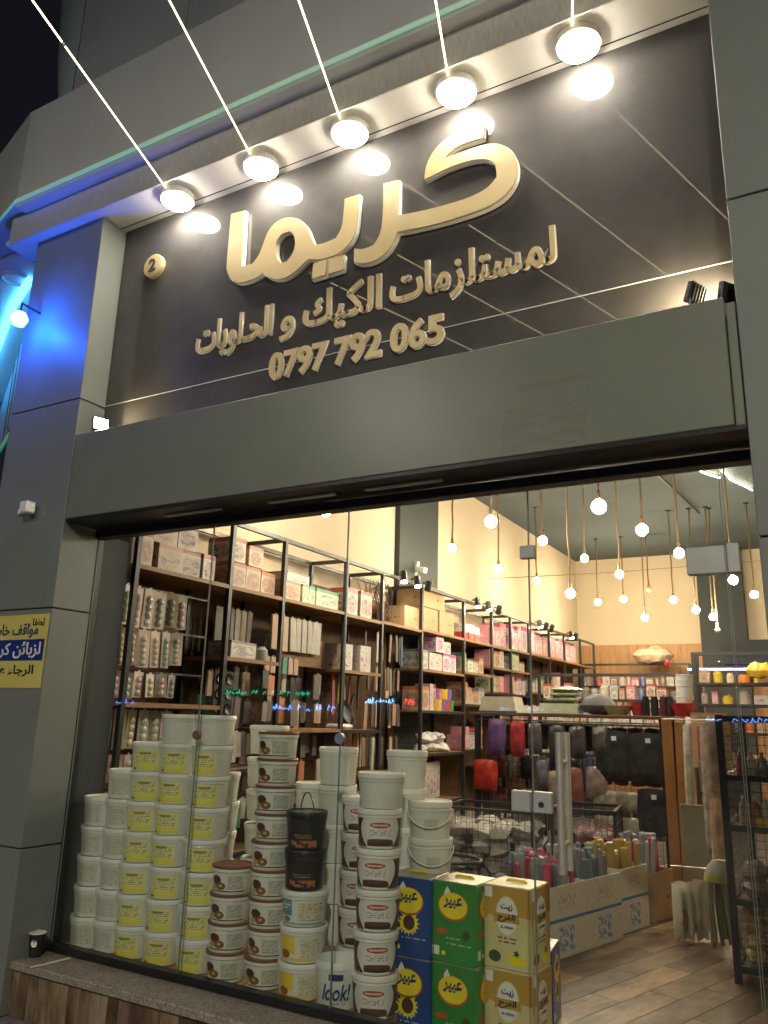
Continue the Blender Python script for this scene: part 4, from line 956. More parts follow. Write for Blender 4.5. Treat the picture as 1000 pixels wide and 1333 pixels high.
stack(8, None, -3.36, .20, .1632, 'fourth window stack from the left', GB, parts_of=lambda k: B_bare if k == 7 else B_yel, descs=lambda k: 'unlabelled white bucket' if k == 7 else 'yellow-labelled white bucket')
stack(8, None, -3.115, .20, .1632, 'fifth window stack from the left', GB, parts_of=lambda k: B_bare if k == 7 else B_yel, descs=lambda k: 'unlabelled white bucket' if k == 7 else 'yellow-labelled white bucket')
place_bucket(bucket(.085, .11, mt['lid'], mt['lid'], handle='up', hang_=mt['lid']), -3.60, .40, 1.06, R(20), 'small white tub with raised handle behind the yellow-labelled stacks', GB)
stack(6, B_bare, -3.60, .44, .177, 'stack hidden behind the third window stack', GB, desc='plain white bucket')
stack(4, B_dates, -2.89, .18, .1365, 'short brown-lidded stack beside the tall one', GB, desc='brown-lidded date bucket')
stack(9, B_dates, -2.665, .21, .1365, 'tall brown-lidded stack', GB, desc='brown-lidded date bucket')
stack(5, None, -2.43, .19, .160, 'stack under the raised black handle', GB, parts_of=lambda k: (B_must, B_must, B_teal, B_black, B_blackh)[k], descs=lambda k: ('mustard-labelled white bucket','mustard-labelled white bucket','teal-labelled white bucket','black gold-print bucket','black gold-print bucket with handle raised')[k]) if False else None
for k, (p, z, d) in enumerate(((B_must,0,'mustard-labelled white bucket at the bottom below the black buckets'),(B_must,.1605,'mustard-labelled white bucket, second from the bottom below the black buckets'),(B_teal,.321,'teal-labelled white bucket directly below the black buckets'),(B_black,.482,'lower black bucket with gold print and orange picture'),(B_blackh,.665,'upper black bucket with its handle raised'))):
    place_bucket(p, -2.43+(-.012 if k > 2 else 0), .19, z+.0005, R(random.uniform(-6,6)), d, GB)
lk = place_bucket(B_look, -2.21, .17, .0005, 0, 'open white bucket with hand-lettered word look', GB)
put('lettering', wrap(text_mesh('look!', .14, .068, .012, .0015, 0, False, mt['ink_blue'], None, 3, .25), .1035, R(-60)), None, lk, (0,0,.045))
put('emblem', wrap((lambda mb: [mb.box(-.035+q*.01,-.025+q*.01,-.0012,.0,0,.026) for q in range(7)] and mb)(MB()).me('emblem'), .104, R(-62)), mt['ink_blue'], lk, (0,0,.128))
put('small_print', wrap(text_mesh('..... ..', .07, .006, .01, .0012, 0, False, mt['ink']), .0985, R(-55)), None, lk, (0,0,.028))
stack(6, None, -2.005, .18, .179, 'cake stack right of the open bucket', GB, parts_of=lambda k: B_bare if k == 5 else B_cake, descs=lambda k: 'plain white bucket' if k == 5 else 'chocolate-cake bucket')
stack(5, B_tall, -2.50, .56, .2, 'back stack behind the black buckets', GB, .15, desc='tall white bucket')
stack(6, B_tall, -2.065, .56, .19, 'back stack behind the cake buckets', GB, .0, desc='tall white bucket')
stack(5, B_tallh, -1.885, .50, .1785, 'back stack with hanging handles near the oil tins', GB, .0, desc='tall white bucket')
stack(7, B_bare, -2.98, .54, .182, 'back stack behind the brown-lidded buckets', GB, .0, desc='white bucket')
stack(4, B_tall, -2.655, .56, .2, 'back stack with clear lid behind the tall brown-lidded stack', GB, .15, desc='white bucket')
stack(5, B_cake, -2.30, .50, .182, 'back stack between the black and cake buckets', GB, .0, desc='chocolate-cake bucket')
stack(6, B_bare, -3.26, .46, .163, 'back stack behind the fourth and fifth window stacks', GB, .0, desc='white bucket')

# ---- oil tins
tm = {}
def tinmat(name, c, c2):
    M = MatB(name); n = M.noise(4, 5); M.col(M.ramp(n.outputs[0], [(.3, c), (.7, c2)])); M.set(Roughness=.30, Metallic=.15); return M.m
tm['blue'] = tinmat('blue_tin_print', (.008,.05,.22), (.012,.075,.30)); tm['green'] = tinmat('green_tin_print', (.03,.22,.03), (.05,.32,.05)); tm['yellow'] = tinmat('cream_tin_print', (.68,.58,.24), (.76,.68,.34))
tm['top'] = plain('tin_lid_metal', (.55,.50,.42), .35, .7, .1, 8); tm['yel'] = plain('print_yellow', (.85,.68,.02), .35); tm['red'] = plain('print_red', (.50,.10,.02), .35); tm['brown'] = plain('print_brown', (.07,.04,.015), .4)
tm['olive'] = plain('print_dark_green', (.05,.07,.02), .4); tm['gold'] = plain('print_ochre', (.50,.30,.05), .4); tm['cream'] = plain('print_cream', (.74,.68,.45), .4)
def disc(rx, rz, n=28): return [(rx*math.cos(2*math.pi*k/n), rz*math.sin(2*math.pi*k/n)) for k in range(n)]
TW, THh = .235, .348
def star(n, r0, r1): return [((r0 if k % 2 else r1)*math.cos(math.pi*k/n), (r0 if k % 2 else r1)*math.sin(math.pi*k/n)) for k in range(2*n)]
def tin_face(kind):
    """printed pieces of one side, in the xz plane facing -y, centred on x, from the tin's base"""
    P = []
    if kind in ('blue', 'green'):
        P += [('oval', poly_mesh(disc(.080,.062), (), .0010, -.0012, tm['red']), (0,0,.242)), ('oval', poly_mesh(disc(.074,.056), (), .0010, -.0024, tm['yel']), (0,0,.246)),
              ('lettering', text_mesh('عبير', .098, .052, .03, .0010, 0, True, mt['ink_blue']), (0,-.0032,.232)), ('drop', poly_mesh([(-.018,0),(.018,0),(.014,.02),(0,.042),(-.014,.02)], (), .001, -.0022, mt['white_print']), (-.03,0,.287)),
              ('small_print', text_mesh('.. .... ...', .07, .006, .01, .0008, 0, False, mt['white_print']), (0,-.0016,.105)), ('data_box', poly_mesh([(0,0),(.028,0),(.028,.038),(0,.038)], (), .001, -.0012, mt['white_print']), (-.10,0,.03)),
              ('spot', poly_mesh(disc(.01,.01,16), (), .001, -.0012, tm['yel']), (-.05,0,.042)), ('small_print', text_mesh('. ... .... ..', .12, .006, .01, .0008, 0, False, mt['white_print']), (.03,-.0016,.082))]
        if kind == 'blue':
            P += [('sunflower', poly_mesh(star(16,.040,.056), (), .0010, -.0012, tm['yel']), (.005,0,.150)), ('sunflower_heart', poly_mesh(disc(.030,.032), (), .0010, -.0024, tm['brown']), (.005,0,.150)),
                  ('sunflower', poly_mesh(star(14,.020,.030), (), .0010, -.0018, tm['yel']), (-.055,0,.135)), ('sunflower_heart', poly_mesh(disc(.015,.017), (), .0010, -.003, tm['brown']), (-.055,0,.135))]
        else:
            P += [('pepper', poly_mesh([(-.04,.0),(.0,.012),(.04,.004),(.03,-.008),(-.01,-.014)], (), .001, -.0012, tm['red']), (-.06,0,.135)), ('herb', poly_mesh(star(7,.014,.028), (), .001, -.0012, tm['olive']), (.068,0,.128))]
            for k in range(14):
                g = R(8+k*12.5); P.append(('ray', poly_mesh([(.085*math.cos(g),.07*math.sin(g)),(.105*math.cos(g-.015),.095*math.sin(g-.015)),(.105*math.cos(g+.015),.095*math.sin(g+.015))], (), .0008, -.001, plain('print_light_green', (.12,.38,.10), .4) if k == 0 and 'print_light_green' not in bpy.data.materials else bpy.data.materials['print_light_green']), (0,0,.242)))
    else:
        P += [('header', poly_mesh([(-.116,-.09),(-.09,-.06),(-.04,-.075),(.02,-.05),(.116,-.06),(.116,.062),(-.116,.062)], (), .0008, -.001, tm['gold']), (0,0,.282)), ('oval', poly_mesh(disc(.055,.082), (), .001, -.002, tm['cream']), (0,0,.225)), ('oval', poly_mesh(disc(.049,.076), (), .001, -.0032, mt['white_print']), (0,0,.225)),
              ('oval_band', poly_mesh([(-.063,-.018),(.063,-.018),(.06,.02),(-.06,.02)], (), .001, -.0043, tm['gold']), (0,0,.215)), ('lettering', text_mesh('الفرح', .085, .038, .03, .001, 0, True, mt['ink']), (0,-.0058,.197)), ('lettering', text_mesh('AL FARAH', .062, .012, .02, .001, 0, False, mt['ink']), (0,-.0046,.172)),
              ('lettering', text_mesh('زيت', .060, .030, .03, .001, 0, True, mt['ink']), (.0,-.0046,.246)), ('small_print', text_mesh('... .. .....', .09, .008, .02, .0008, 0, False, tm['brown']), (0,-.0016,.128)), ('small_print', text_mesh('.. .... ...', .08, .008, .02, .0008, 0, False, tm['brown']), (0,-.0016,.112)),
              ('seal', poly_mesh(disc(.030,.024), (), .001, -.0012, tm['olive']), (-.062,0,.052)), ('lemon', poly_mesh(disc(.030,.024), (), .001, -.0012, tm['yel']), (.035,0,.048)), ('lemon', poly_mesh(disc(.024,.020), (), .001, -.0024, tm['yel']), (.066,0,.044)), ('leaf', poly_mesh(star(5,.008,.018), (), .001, -.0036, tm['olive']), (.045,0,.074)),
              ('price_mark', poly_mesh([(-.018,0),(.018,0),(.018,.045),(-.018,.045)], (), .001, -.002, mt['white_print']), (-.09,0,.296))]
    return P
TINP = {}
for kd in ('blue','green','yellow'):
    body = MB().bbox(-TW/2,TW/2,-TW/2,TW/2,0,THh-.004,.006).me('tin_body_'+kd); body.materials.append(tm[kd])
    lid = MB().bbox(-TW/2+.004,TW/2-.004,-TW/2+.004,TW/2-.004,THh-.0038,THh+.001,.002).me('tin_lid'); lid.materials.append(tm['top'] if kd != 'yellow' else tm['cream'])
    hnd = MB().tube([(-.05,0,THh+.002),(-.04,0,THh+.010),(.04,0,THh+.010),(.05,0,THh+.002)], .007, 6).me('tin_handle', True); hnd.materials.append(tm['yel'])
    TINP[kd] = (body, lid, hnd, tin_face(kd))
def tin(kd, x, y, z, rz, label):
    b, l, h, fc = TINP[kd]; t = thing('oil_tin', label, 'oil tin', (x,y,z), rz, 'square oil tins by the door')
    bo = put('body', b, None, t); put('lid', l, None, t); put('handle', h, None, t)
    for side in (0, 1):
        for nm, me, lo in fc:
            g = R(90)*side; v = Matrix.Rotation(g, 3, 'Z') @ Vector((lo[0], -TW/2+lo[1]-.0002, lo[2]))
            put(nm, me, None, bo, v, (0,0,g))
for lv, w_ in ((0,'lower'),(1,'upper')):
    z = FL + .001 + lv*(THh+.0025)
    tin('blue', -1.885, .375, z, R(2), f'{w_} blue sunflower oil tin beside the cake buckets')
    tin('green', -1.648, .395 , z, R(-4), f'{w_} green oil tin in the middle of the tins')
    tin('yellow', -1.408, .455, z, R(-3), f'{w_} cream and ochre oil tin next to the door')
tin('blue', -1.475, .86, FL+.001, R(8), 'single blue oil tin on the floor behind the ochre tins')

# ---- gondola in the middle of the shop
gx0, gx1, gy0, gy1, gz = -3.28, -1.40, 4.40, 5.0, 1.39
gd = thing('gondola_shelf', 'dark gondola stand with brown top board in the middle of the shop', 'display stand', (gx0, gy0, FL))
GH, GWd = gz-FL, gx1-gx0
for (a, b) in ((0,0),(GWd-.05,0),(0,.55),(GWd-.05,.55)): put('post', MB().box(a,a+.05,b,b+.05,0,GH-.03).me('post'), mt['dark'], gd)
put('top_board', MB().bbox(-.04,GWd+.04,-.03,.63,GH-.03,GH,.004).me('top_board'), plain('brown_top_board', (.10,.05,.03), .4, 0, .2), gd)
put('side_panel', MB().box(.052,.17,.08,.10,.15,GH-.04).me('side_panel'), mt['wood_back'], gd)
wm = put('wire_mesh', wire_panel(GWd-.1, GH-.15, .05, .0022), mt['dark'], gd, (.05,.14,.08)); wm['kind'] = 'stuff'
put('hang_rail', MB().tube([(.05,-.03,GH-.07),(GWd-.05,-.03,GH-.07)], .008, 6).me('hang_rail'), mt['dark'], gd)
def bagbox(w, d, h, seed): return pillow_mesh(w, d, h, seed, 9)
def upright(w, h, th, seed):      # bag hanging in the xz plane
    me = pillow_mesh(w, h, th, seed, 9)
    for v in me.vertices: v.co = (v.co.x, v.co.z, v.co.y)
    return me
HB = 'goods hung on the gondola'
for k, (x_, z_, w_, h_, c, lb) in enumerate(((-3.02,1.33,.20,.36,(.14,.07,.20),'purple mould pack'),(-2.80,1.31,.16,.34,(.38,.04,.05),'red mould pack'),(-3.14,.93,.26,.30,(.55,.05,.03),'bright red bag low at the left end'),(-2.62,1.30,.14,.30,(.10,.09,.09),'dark pack right of the red ones'),
        (-2.55,.95,.12,.26,(.16,.16,.22),'blue-grey pack in the lower row'),(-2.42,.86,.15,.34,(.34,.27,.19),'tan tray pack in the lower row'),(-2.40,1.28,.16,.30,(.05,.05,.05),'narrow black pack'),(-2.24,.90,.17,.36,(.26,.10,.08),'dark red basket pack'),(-2.20,1.28,.16,.30,(.07,.06,.06),'black cord pack'),
        (-2.03,.92,.2,.3,(.30,.22,.20),'pinkish pack in the lower row'),(-1.98,1.28,.16,.26,(.10,.08,.07),'brown black pack behind the door handle'))):
    tag(put('hung_pack', upright(w_, h_, .07, k+20), mt['film'], None, (x_, gy0-.05, z_-h_/2), (0,random.uniform(-.05,.05),random.uniform(-.15,.15)), None, c), f'{lb} on the gondola front', 'hung pack', HB)
for k, (x_, z_, w_, h_, lb) in enumerate(((-1.86,1.25,.34,.46,'left black plastic-wrapped tray'),(-1.55,1.24,.34,.46,'right black plastic-wrapped tray'),(-1.52,.76,.28,.40,'lower black plastic-wrapped tray'))):
    tag(put('black_tray_pack', upright(w_, h_, .05, 40+k), mt['film'], None, (x_, gy0-.06-.02*k, z_-h_/2), None, None, (.03,.03,.032)), f'{lb} hanging on the gondola', 'tray pack', HB)
    tag(put('price_tag', MB().bbox(-.022,.022,-.002,.002,-.02,.02,.001).me('price_tag'), mt['white_print'], None, (x_+.02, gy0-.115-.02*k, z_-.07), (.1,0,.1)), f'small price sticker on the {lb}', 'price tag', 'price tags')
for ri, z_ in enumerate((1.16,.86,.54)):
    for k in range(11):
        c = random.choice(((.30,.10,.10),(.10,.09,.09),(.36,.30,.26),(.16,.12,.11),(.05,.05,.06),(.26,.22,.2),(.12,.16,.24),(.40,.34,.24)))
        tag(put('rear_pack', upright(.15, .24, .05, 150+k+ri*11), mt['film'], None, (gx0+.17+k*.155, gy0+.24, z_), (0,random.uniform(-.08,.08),random.uniform(-.2,.2)), None, c), f'pack behind the gondola mesh, {ORD[k]} from left, {ORD[ri]} row from the top', 'hung pack', 'packs behind the gondola mesh')
for k in range(12):
    tag(put('small_pack', upright(.14, .18, .05, 60+k), mt['film'], None, (-2.0+(k % 6)*.10, gy0-.05, .62-.22*(k//6)), None, None, random.choice(((.30,.27,.22),(.24,.20,.16),(.36,.32,.26)))), f'greyish small pack, {ORD[k % 6]} from left, {"upper" if k < 6 else "lower"} row low on the gondola', 'small pack', HB)
# on top of the gondola
def tray(label, x, y, w, d, h, c, m_='gloss', cat='tray', base=None):
    t = thing('food_tray', label, cat, (x,y,gz+.001)); 
    V = [(-w/2,-d/2,h*.1),(w/2,-d/2,h*.1),(w/2,d/2,h*.1),(-w/2,d/2,h*.1),(-w*.42,-d*.42,h),(w*.42,-d*.42,h),(w*.42,d*.42,h),(-w*.42,d*.42,h)]
    put('cover', MB().add(V, [(3,2,1,0),(4,5,6,7),(0,1,5,4),(1,2,6,5),(2,3,7,6),(3,0,4,7)]).me('cover'), mt[m_], t, color=c)
    put('rim', MB().bbox(-w*.52,w*.52,-d*.52,d*.52,0,h*.098,.004).me('rim'), mt['gloss'], t, color=base or c)
    return t
tray('domed beige cake box with blue base at the left end of the gondola top', -3.06, 4.62, .40, .30, .16, (.42,.38,.28), base=(.05,.07,.22))
tray('low clear tray beside the domed cake box', -2.72, 4.6, .26, .25, .07, (.34,.30,.24))
tray('pale green food tray on the gondola top', -2.42, 4.58, .42, .30, .10, (.34,.37,.24), base=(.40,.42,.30))
for k in range(3): tag(put('tray_pack', bagbox(.32, .24, .06, 80+k), mt['film'], None, (-2.40+.02*k, 4.60, gz+.14+.05*k), (0,0,.1*k), None, (.38,.40,.26)), f'green wrapped pack on the pale green tray, {ORD[k]} from the bottom', 'pack', 'green packs')
tag(put('dark_bundle', bagbox(.34, .26, .20, 90), mt['cloth'], None, (-2.06,4.62,gz+.09), None, None, (.12,.11,.12)), 'dark grey cloth bundle on the gondola top', 'bundle')
bw = lambda label, x, c, h=.10, r=.12, y=4.58: tag(put('bowl', MB().lathe([(r*.6,0),(r*.95,h*.9),(r,h),(r*.9,h),(r*.55,.01),(0,.01)], 20).me('bowl', True), mt['gloss'], None, (x,y,gz+.001), None, None, c), label, 'bowl', 'bowls on the gondola')
bw('pale yellow-green bowl right of the dark bundle', -1.86, (.50,.48,.28), .09, .15)
bw('red bowl beside the black canisters', -1.66, (.42,.03,.05), .13, .09)
bw('red bowl at the right end of the gondola', -1.24, (.42,.03,.04), .12, .12, 4.5)
for k, (x_, c) in enumerate(((-1.58,(.02,.02,.025)),(-1.50,(.02,.02,.025)),(-1.42,(.10,.02,.03)),(-1.36,(.03,.03,.03)))):
    tag(put('canister', MB().lathe([(.035,0),(.037,.13),(.03,.16),(.03,.18),(0,.18)], 14).me('canister', True), mt['gloss'], None, (x_,4.52,gz+.001), None, None, c), f'dark canister on the gondola top, {ORD[k]} from the left', 'canister', 'canisters on the gondola')
for k in range(5): tag(put('white_tub', MB().lathe([(.07,0),(.075,.05),(.08,.052),(.08,.06),(0,.06)], 16).me('white_tub', True), mt['white_plastic'], None, (-1.23+.005*k,4.5,gz+.122+.05*k), (0,0,k)), f'white tub stacked in the red bowl, {ORD[k]} from the bottom', 'tub', 'white tubs on the gondola')
tag(pbox('wooden_box', mt['box_beige'], (-1.02,4.45,gz-.06), (.30,.25,.10), .1), 'flat beige box right of the red bowl', 'box')
tag(pbox('wooden_box', mt['carton'], (-1.02,4.45,gz-.43), (.34,.3,.37), .1), 'brown carton under the flat beige box beside the gondola', 'box')

# ---- wire baskets with bags
def basket(label, x0, x1, y0, y1, z1, rot, colr, n, what):
    w, d, h = x1-x0, y1-y0, z1-FL
    t = thing('wire_basket', label, 'wire basket', ((x0+x1)/2,(y0+y1)/2,FL), rot)
    for sx in (-1,1):
        for sy in (-1,1): put('corner_post', MB().box(sx*w/2-.012,sx*w/2+.012,sy*d/2-.012,sy*d/2+.012,0,h).me('corner_post'), mt['dark'], t)
    for sy in (-1,1):
        put('top_rail', MB().box(-w/2+.012,w/2-.012,sy*d/2-.013,sy*d/2+.013,h-.024,h).me('top_rail'), mt['dark'], t)
        wm = put('wire_mesh', wire_panel(w-.024,h-.05,.045,.0022), mt['dark'], t, (-w/2+.012,sy*d/2,.03)); wm['kind'] = 'stuff'
    for sx in (-1,1):
        put('top_rail', MB().box(sx*w/2-.013,sx*w/2+.013,-d/2+.014,d/2-.014,h-.024,h).me('top_rail'), mt['dark'], t)
        wm = put('wire_mesh', wire_panel(d-.03,h-.05,.045,.0022), mt['dark'], t, (sx*w/2,-d/2+.015,.03), (0,0,R(90))); wm['kind'] = 'stuff'
    put('bottom', MB().box(-w/2+.02,w/2-.02,-d/2+.02,d/2-.02,.02,.03).me('bottom'), mt['dark'], t)
    nx, ny, nz = n; i = 0
    for c in range(nz):
        for a in range(nx):
            for b in range(ny):
                p = Vector((-w/2+.10+(w-.2)*a/max(1,nx-1)+random.uniform(-.03,.03), -d/2+.09+(d-.18)*b/max(1,ny-1), .09+c*.115+random.uniform(-.02,.02))); p.rotate(Matrix.Rotation(rot,3,'Z'))
                f_ = random.uniform(.65,1.2); cc = tuple(q*f_ for q in colr)
                tag(put('goods_bag', PIL[i % 6], None, None, t.location+p, (random.uniform(-.5,.5),random.uniform(-.4,.4),random.uniform(0,3)), (.24,.18,.13), cc), f'{what}, {ORD[a]} from left, {ORD[b]} from front, {ORD[c]} layer', 'bag', what+' in the wire basket'); i += 1
basket('wire basket of white bags in front of the gondola', -2.98, -2.24, 2.95, 3.55, .62, R(8), (.40,.37,.32), (4,3,5), 'white plastic bag in the left basket')
basket('wire basket of dark red packs right of the door handle', -2.10, -1.62, 3.10, 3.65, .66, R(8), (.12,.03,.035), (3,2,5), 'dark red pack in the right basket')
st = thing('oval_stand', 'black oval metal ring standing behind the green oil tin', 'stand', (-2.20,1.3,FL))
put('ring', MB().tube([(.26*math.cos(R(a)),.16*math.sin(R(a)),.62) for a in range(0,360,15)], .010, 6, True).me('ring', True), mt['dark'], st)
for a in (30,150,270): put('leg', MB().tube([(.26*math.cos(R(a)),.16*math.sin(R(a)),.62),(.2*math.cos(R(a)),.12*math.sin(R(a)),0)], .007, 6).me('leg'), mt['dark'], st)
# ---- printed cartons full of wrapped rolls
DIRC = Vector((.2748,.9615,0)); RZ = math.atan2(DIRC.y, DIRC.x)
def open_carton(label, p, ln, wd, h, mat_, rolls, cols, grp):
    """p = near lower corner of the side that faces the aisle; runs along DIRC, depth towards -x"""
    t = thing('open_carton', label, 'carton', (p[0],p[1],FL+.001), RZ)
    def wall(nm, lx, ly, sx, sy): pbox(nm, mat_, (lx,ly,0), (sx,sy,h), 0, t)
    wall('front_wall', ln/2, .004, ln, .008); wall('back_wall', ln/2, wd-.004, ln, .008); wall('end_wall', .004, wd/2, .008, wd-.017); wall('end_wall', ln-.004, wd/2, .008, wd-.017)
    pbox('base', mat_, (ln/2,wd/2,0), (ln-.018,wd-.018,.006), 0, t)
    k = 0
    nx, ny = rolls
    for a in range(nx):
        for b in range(ny):
            q = Vector((.045+(ln-.09)*(a+.5)/nx+random.uniform(-.008,.008), .045+(wd-.09)*(b+.5)/ny, 0)); q.rotate(Matrix.Rotation(RZ,3,'Z'))
            L = random.uniform(.50,.60); me = MB().bbox(-.027,.027,-.013,.013,0,L,.010).me('roll')
            tag(put('wrapped_roll', me, mt['gloss'], None, (p[0]+q.x,p[1]+q.y,FL+.009), (random.uniform(-.07,.07),random.uniform(-.07,.07),random.uniform(0,3)), None, random.choice(cols)), f'{grp}, {ORD[a]} along the aisle, {ORD[b]} from the aisle side', 'wrapped roll', grp); k += 1
GREY = ((.17,.22,.24),(.26,.30,.31),(.12,.16,.18),(.26,.20,.21),(.34,.35,.32)); PINK = ((.45,.06,.10),(.40,.07,.11),(.22,.25,.27),(.15,.18,.20),(.28,.29,.28))
c0 = Vector((-1.708,1.80,0))
open_carton('white carton with blue stripe nearest the door, full of pink and grey rolls', c0, .46, .42, .42, mt['tray_carton'], (9,5), PINK, 'roll in the nearest striped carton')
open_carton('second white carton with blue stripe, full of grey-blue rolls', c0+DIRC*.468, .46, .42, .42, mt['tray_carton'], (9,5), GREY, 'roll in the second striped carton')
open_carton('third white carton with blue stripe, full of ochre rolls', c0+DIRC*1.02+Vector((-.05,0,0)), .40, .40, .42, mt['tray_carton'], (8,4), ((.42,.26,.05),(.46,.30,.07),(.36,.24,.08)), 'roll in the third striped carton')
open_carton('brown open carton at the far end of the row of cartons', c0+DIRC*1.52+Vector((-.06,0,0)), .34, .36, .34, mt['carton'], (6,4), ((.50,.06,.16),(.36,.38,.42),(.48,.46,.44),(.28,.30,.34)), 'roll in the brown carton')
# ---- racks at the right
rx0, rx1, ry0, ry1, rz1 = -.675, .55, 2.06, 3.5, 1.39
rr_ = thing('mesh_rack', 'black wire mesh shelving rack behind the door at the right', 'shelving rack', (rx0, ry0, FL)); RH = rz1-FL; RW = rx1-rx0; RD = ry1-ry0
for a in (0, RW-.04):
    for b in (0, RD-.04): put('post', MB().box(a,a+.04,b,b+.04,0,RH).me('post'), mt['dark'], rr_)
for z in (.06,.42,.83,1.12,RH-.04):
    put('front_rail', MB().box(.041,RW-.041,.004,.036,z,z+.035).me('front_rail'), mt['dark'], rr_)
    (z < 1.3) and put('shelf_board', MB().box(.041,RW-.041,.04,.34,z,z+.02).me('shelf_board'), mt['wood_back'], rr_)
    put('side_rail', MB().box(.004,.036,.041,RD-.041,z,z+.035).me('side_rail'), mt['dark'], rr_)
wm = put('wire_mesh', wire_panel(RW-.08,RH-.1,.045,.002), mt['dark'], rr_, (.04,.015,.06)); wm['kind'] = 'stuff'
wm = put('wire_mesh', wire_panel(RD-.08,RH-.1,.045,.002), mt['dark'], rr_, (.015,.04,.06), (0,0,R(90))); wm['kind'] = 'stuff'
def shelf_goods(z, n, cols, nm, desc, sz, cap=None, y=2.22, x0=rx0+.08, x1=.2):
    for k in range(n):
        xx = x0 + (x1-x0)*(k+.5)/n; c = cols[k % len(cols)]
        if nm == 'bottle':
            t = thing('bottle', f'{desc}, {ORD[k]} from the left', 'bottle', (xx,y,z), 0, desc)
            put('body', MB().lathe([(sz[0],0),(sz[0],sz[2]*.7),(sz[0]*.5,sz[2]*.82),(sz[0]*.5,sz[2]*.84)], 12).me('body', True), mt['gloss'], t, color=c)
            put('cap', MB().lathe([(sz[0]*.55,sz[2]*.84),(sz[0]*.35,sz[2]),(0,sz[2])], 10).me('cap', True), mt['gloss'], t, color=cap)
        else:
            tag(put(nm, PIL[k % 6], None, None, (xx+random.uniform(-.01,.01), y+random.uniform(-.02,.02), z+sz[2]*.45), (random.uniform(-.3,.3),random.uniform(-.3,.3),random.uniform(0,3)), sz, c), f'{desc}, {ORD[k]} from the left', 'bag', desc)
NUT = ((.60,.42,.16),(.66,.48,.20),(.52,.36,.13))
for lay in range(4): shelf_goods(FL+.085+lay*.075, 8, NUT, 'nut_bag', f'golden snack bag, {ORD[lay]} layer from the floor, mesh rack', (.13,.12,.10))
for lay in range(2): shelf_goods(FL+.445+lay*.10, 6, ((.30,.22,.18),(.45,.34,.30),(.18,.19,.24),(.55,.40,.34)), 'goods_bag', f'dark bag, {ORD[lay]} layer, second shelf of mesh rack', (.16,.14,.12))
shelf_goods(FL+.855, 13, ((.45,.40,.30),(.40,.16,.10),(.5,.48,.42),(.2,.05,.05)), 'bottle', 'small bottle with white cap on the mesh rack middle shelf', (.030,0,.17), (.62,.60,.55))
shelf_goods(FL+1.142, 13, ((.30,.10,.10),(.45,.42,.38),(.25,.2,.18),(.40,.36,.30)), 'bottle', 'small bottle on the mesh rack upper shelf', (.030,0,.15), (.5,.2,.1))
tag(put('yellow_box', MB().bbox(-.09,.09,-.06,.06,0,.05,.003).me('yellow_box'), mt['gloss'], None, (-.40,2.14,FL+.856), None, None, (.75,.50,.02)), 'flat yellow box on the middle shelf of the mesh rack', 'box')
# hooks with hanging sleeves on the left side of the mesh rack
HG = 'sleeves hanging beside the mesh rack'
def slab(nm, label, x, y, z0, z1, w, th, c, m_='tinted', rz=0.0, cat='sleeve'):
    if m_ == 'film': return tag(put(nm, upright(w*1.15, (z1-z0)*1.04, .05, int(z0*100)+7), mt['film'], None, (x,y,(z0+z1)/2), (random.uniform(-.02,.02),random.uniform(-.02,.02),rz), None, c), label, cat, HG)
    return tag(put(nm, MB().bbox(-w/2,w/2,-th/2,th/2,0,z1-z0,.004).me(nm), mt[m_], None, (x,y,z0), (random.uniform(-.02,.02),random.uniform(-.02,.02),rz), None, c), label, cat, HG)
slab('cake_board', 'tall orange brown board left of the hanging sleeves', -1.285, 3.9, .05, 1.36, .085, .05, (.36,.17,.05), rz=.1, cat='board')
slab('cake_board', 'second tall orange brown board beside the first', -1.20, 3.9, .03, 1.35, .075, .05, (.40,.20,.06), rz=.1, cat='board')
slab('clear_sleeve', 'narrow clear sleeve beside the orange boards', -1.09, 3.6, .62, 1.32, .06, .03, (.62,.58,.53), 'film')
slab('pink_card', 'pink picture card between the sleeves', -.985, 3.7, 1.05, 1.32, .08, .02, (.50,.12,.14))
slab('pink_card', 'lower pink picture card between the sleeves', -.985, 3.7, .55, .78, .08, .02, (.48,.14,.15))
slab('white_card', 'white card between the pink cards', -.985, 3.7, .80, 1.03, .08, .02, (.30,.22,.20))
slab('clear_sleeve', 'long clear sleeve in the middle of the hanging row', -.905, 3.3, .45, 1.32, .085, .03, (.48,.43,.36), 'film')
slab('clear_sleeve', 'long pinkish sleeve next to the mesh rack post', -.815, 3.0, .72, 1.34, .11, .03, (.52,.40,.31), 'film')
slab('clear_sleeve', 'clear sleeve with orange insert below the pinkish one', -.80, 2.85, .30, .82, .10, .03, (.60,.40,.27), 'film')
slab('flat_sheet', 'large greenish grey sheet behind the sleeves', -1.05, 3.5, .18, .72, .19, .02, (.26,.24,.17))
gb = thing('ribbon_tassel', 'bundle of olive green ribbons hanging beside the mesh rack', 'ribbons', (-.80,2.62,.46)); gb.scale = (1.25,1.25,1.45)
put('knot', MB().lathe([(.02,0),(.05,-.03),(.065,-.06),(0,-.06)], 14).me('knot', True), mt['cloth'], gb, color=(.30,.28,.22)); put('band', MB().lathe([(.066,-.06),(.072,-.09),(0,-.09)], 14).me('band', True), mt['cloth'], gb, color=(.42,.40,.03))
for k in range(16):
    a = random.uniform(-.07,.07); b = random.uniform(-.05,.05)
    put('ribbon', MB().tube([(a*.8,b*.8,-.085),(a,b,-.2),(a*1.2+.015,b*1.1,-.32-random.uniform(0,.08))], .011, 5).me('ribbon'), mt['cloth'], gb, color=tuple(q*random.uniform(.8,1.2) for q in (.26,.26,.15)))
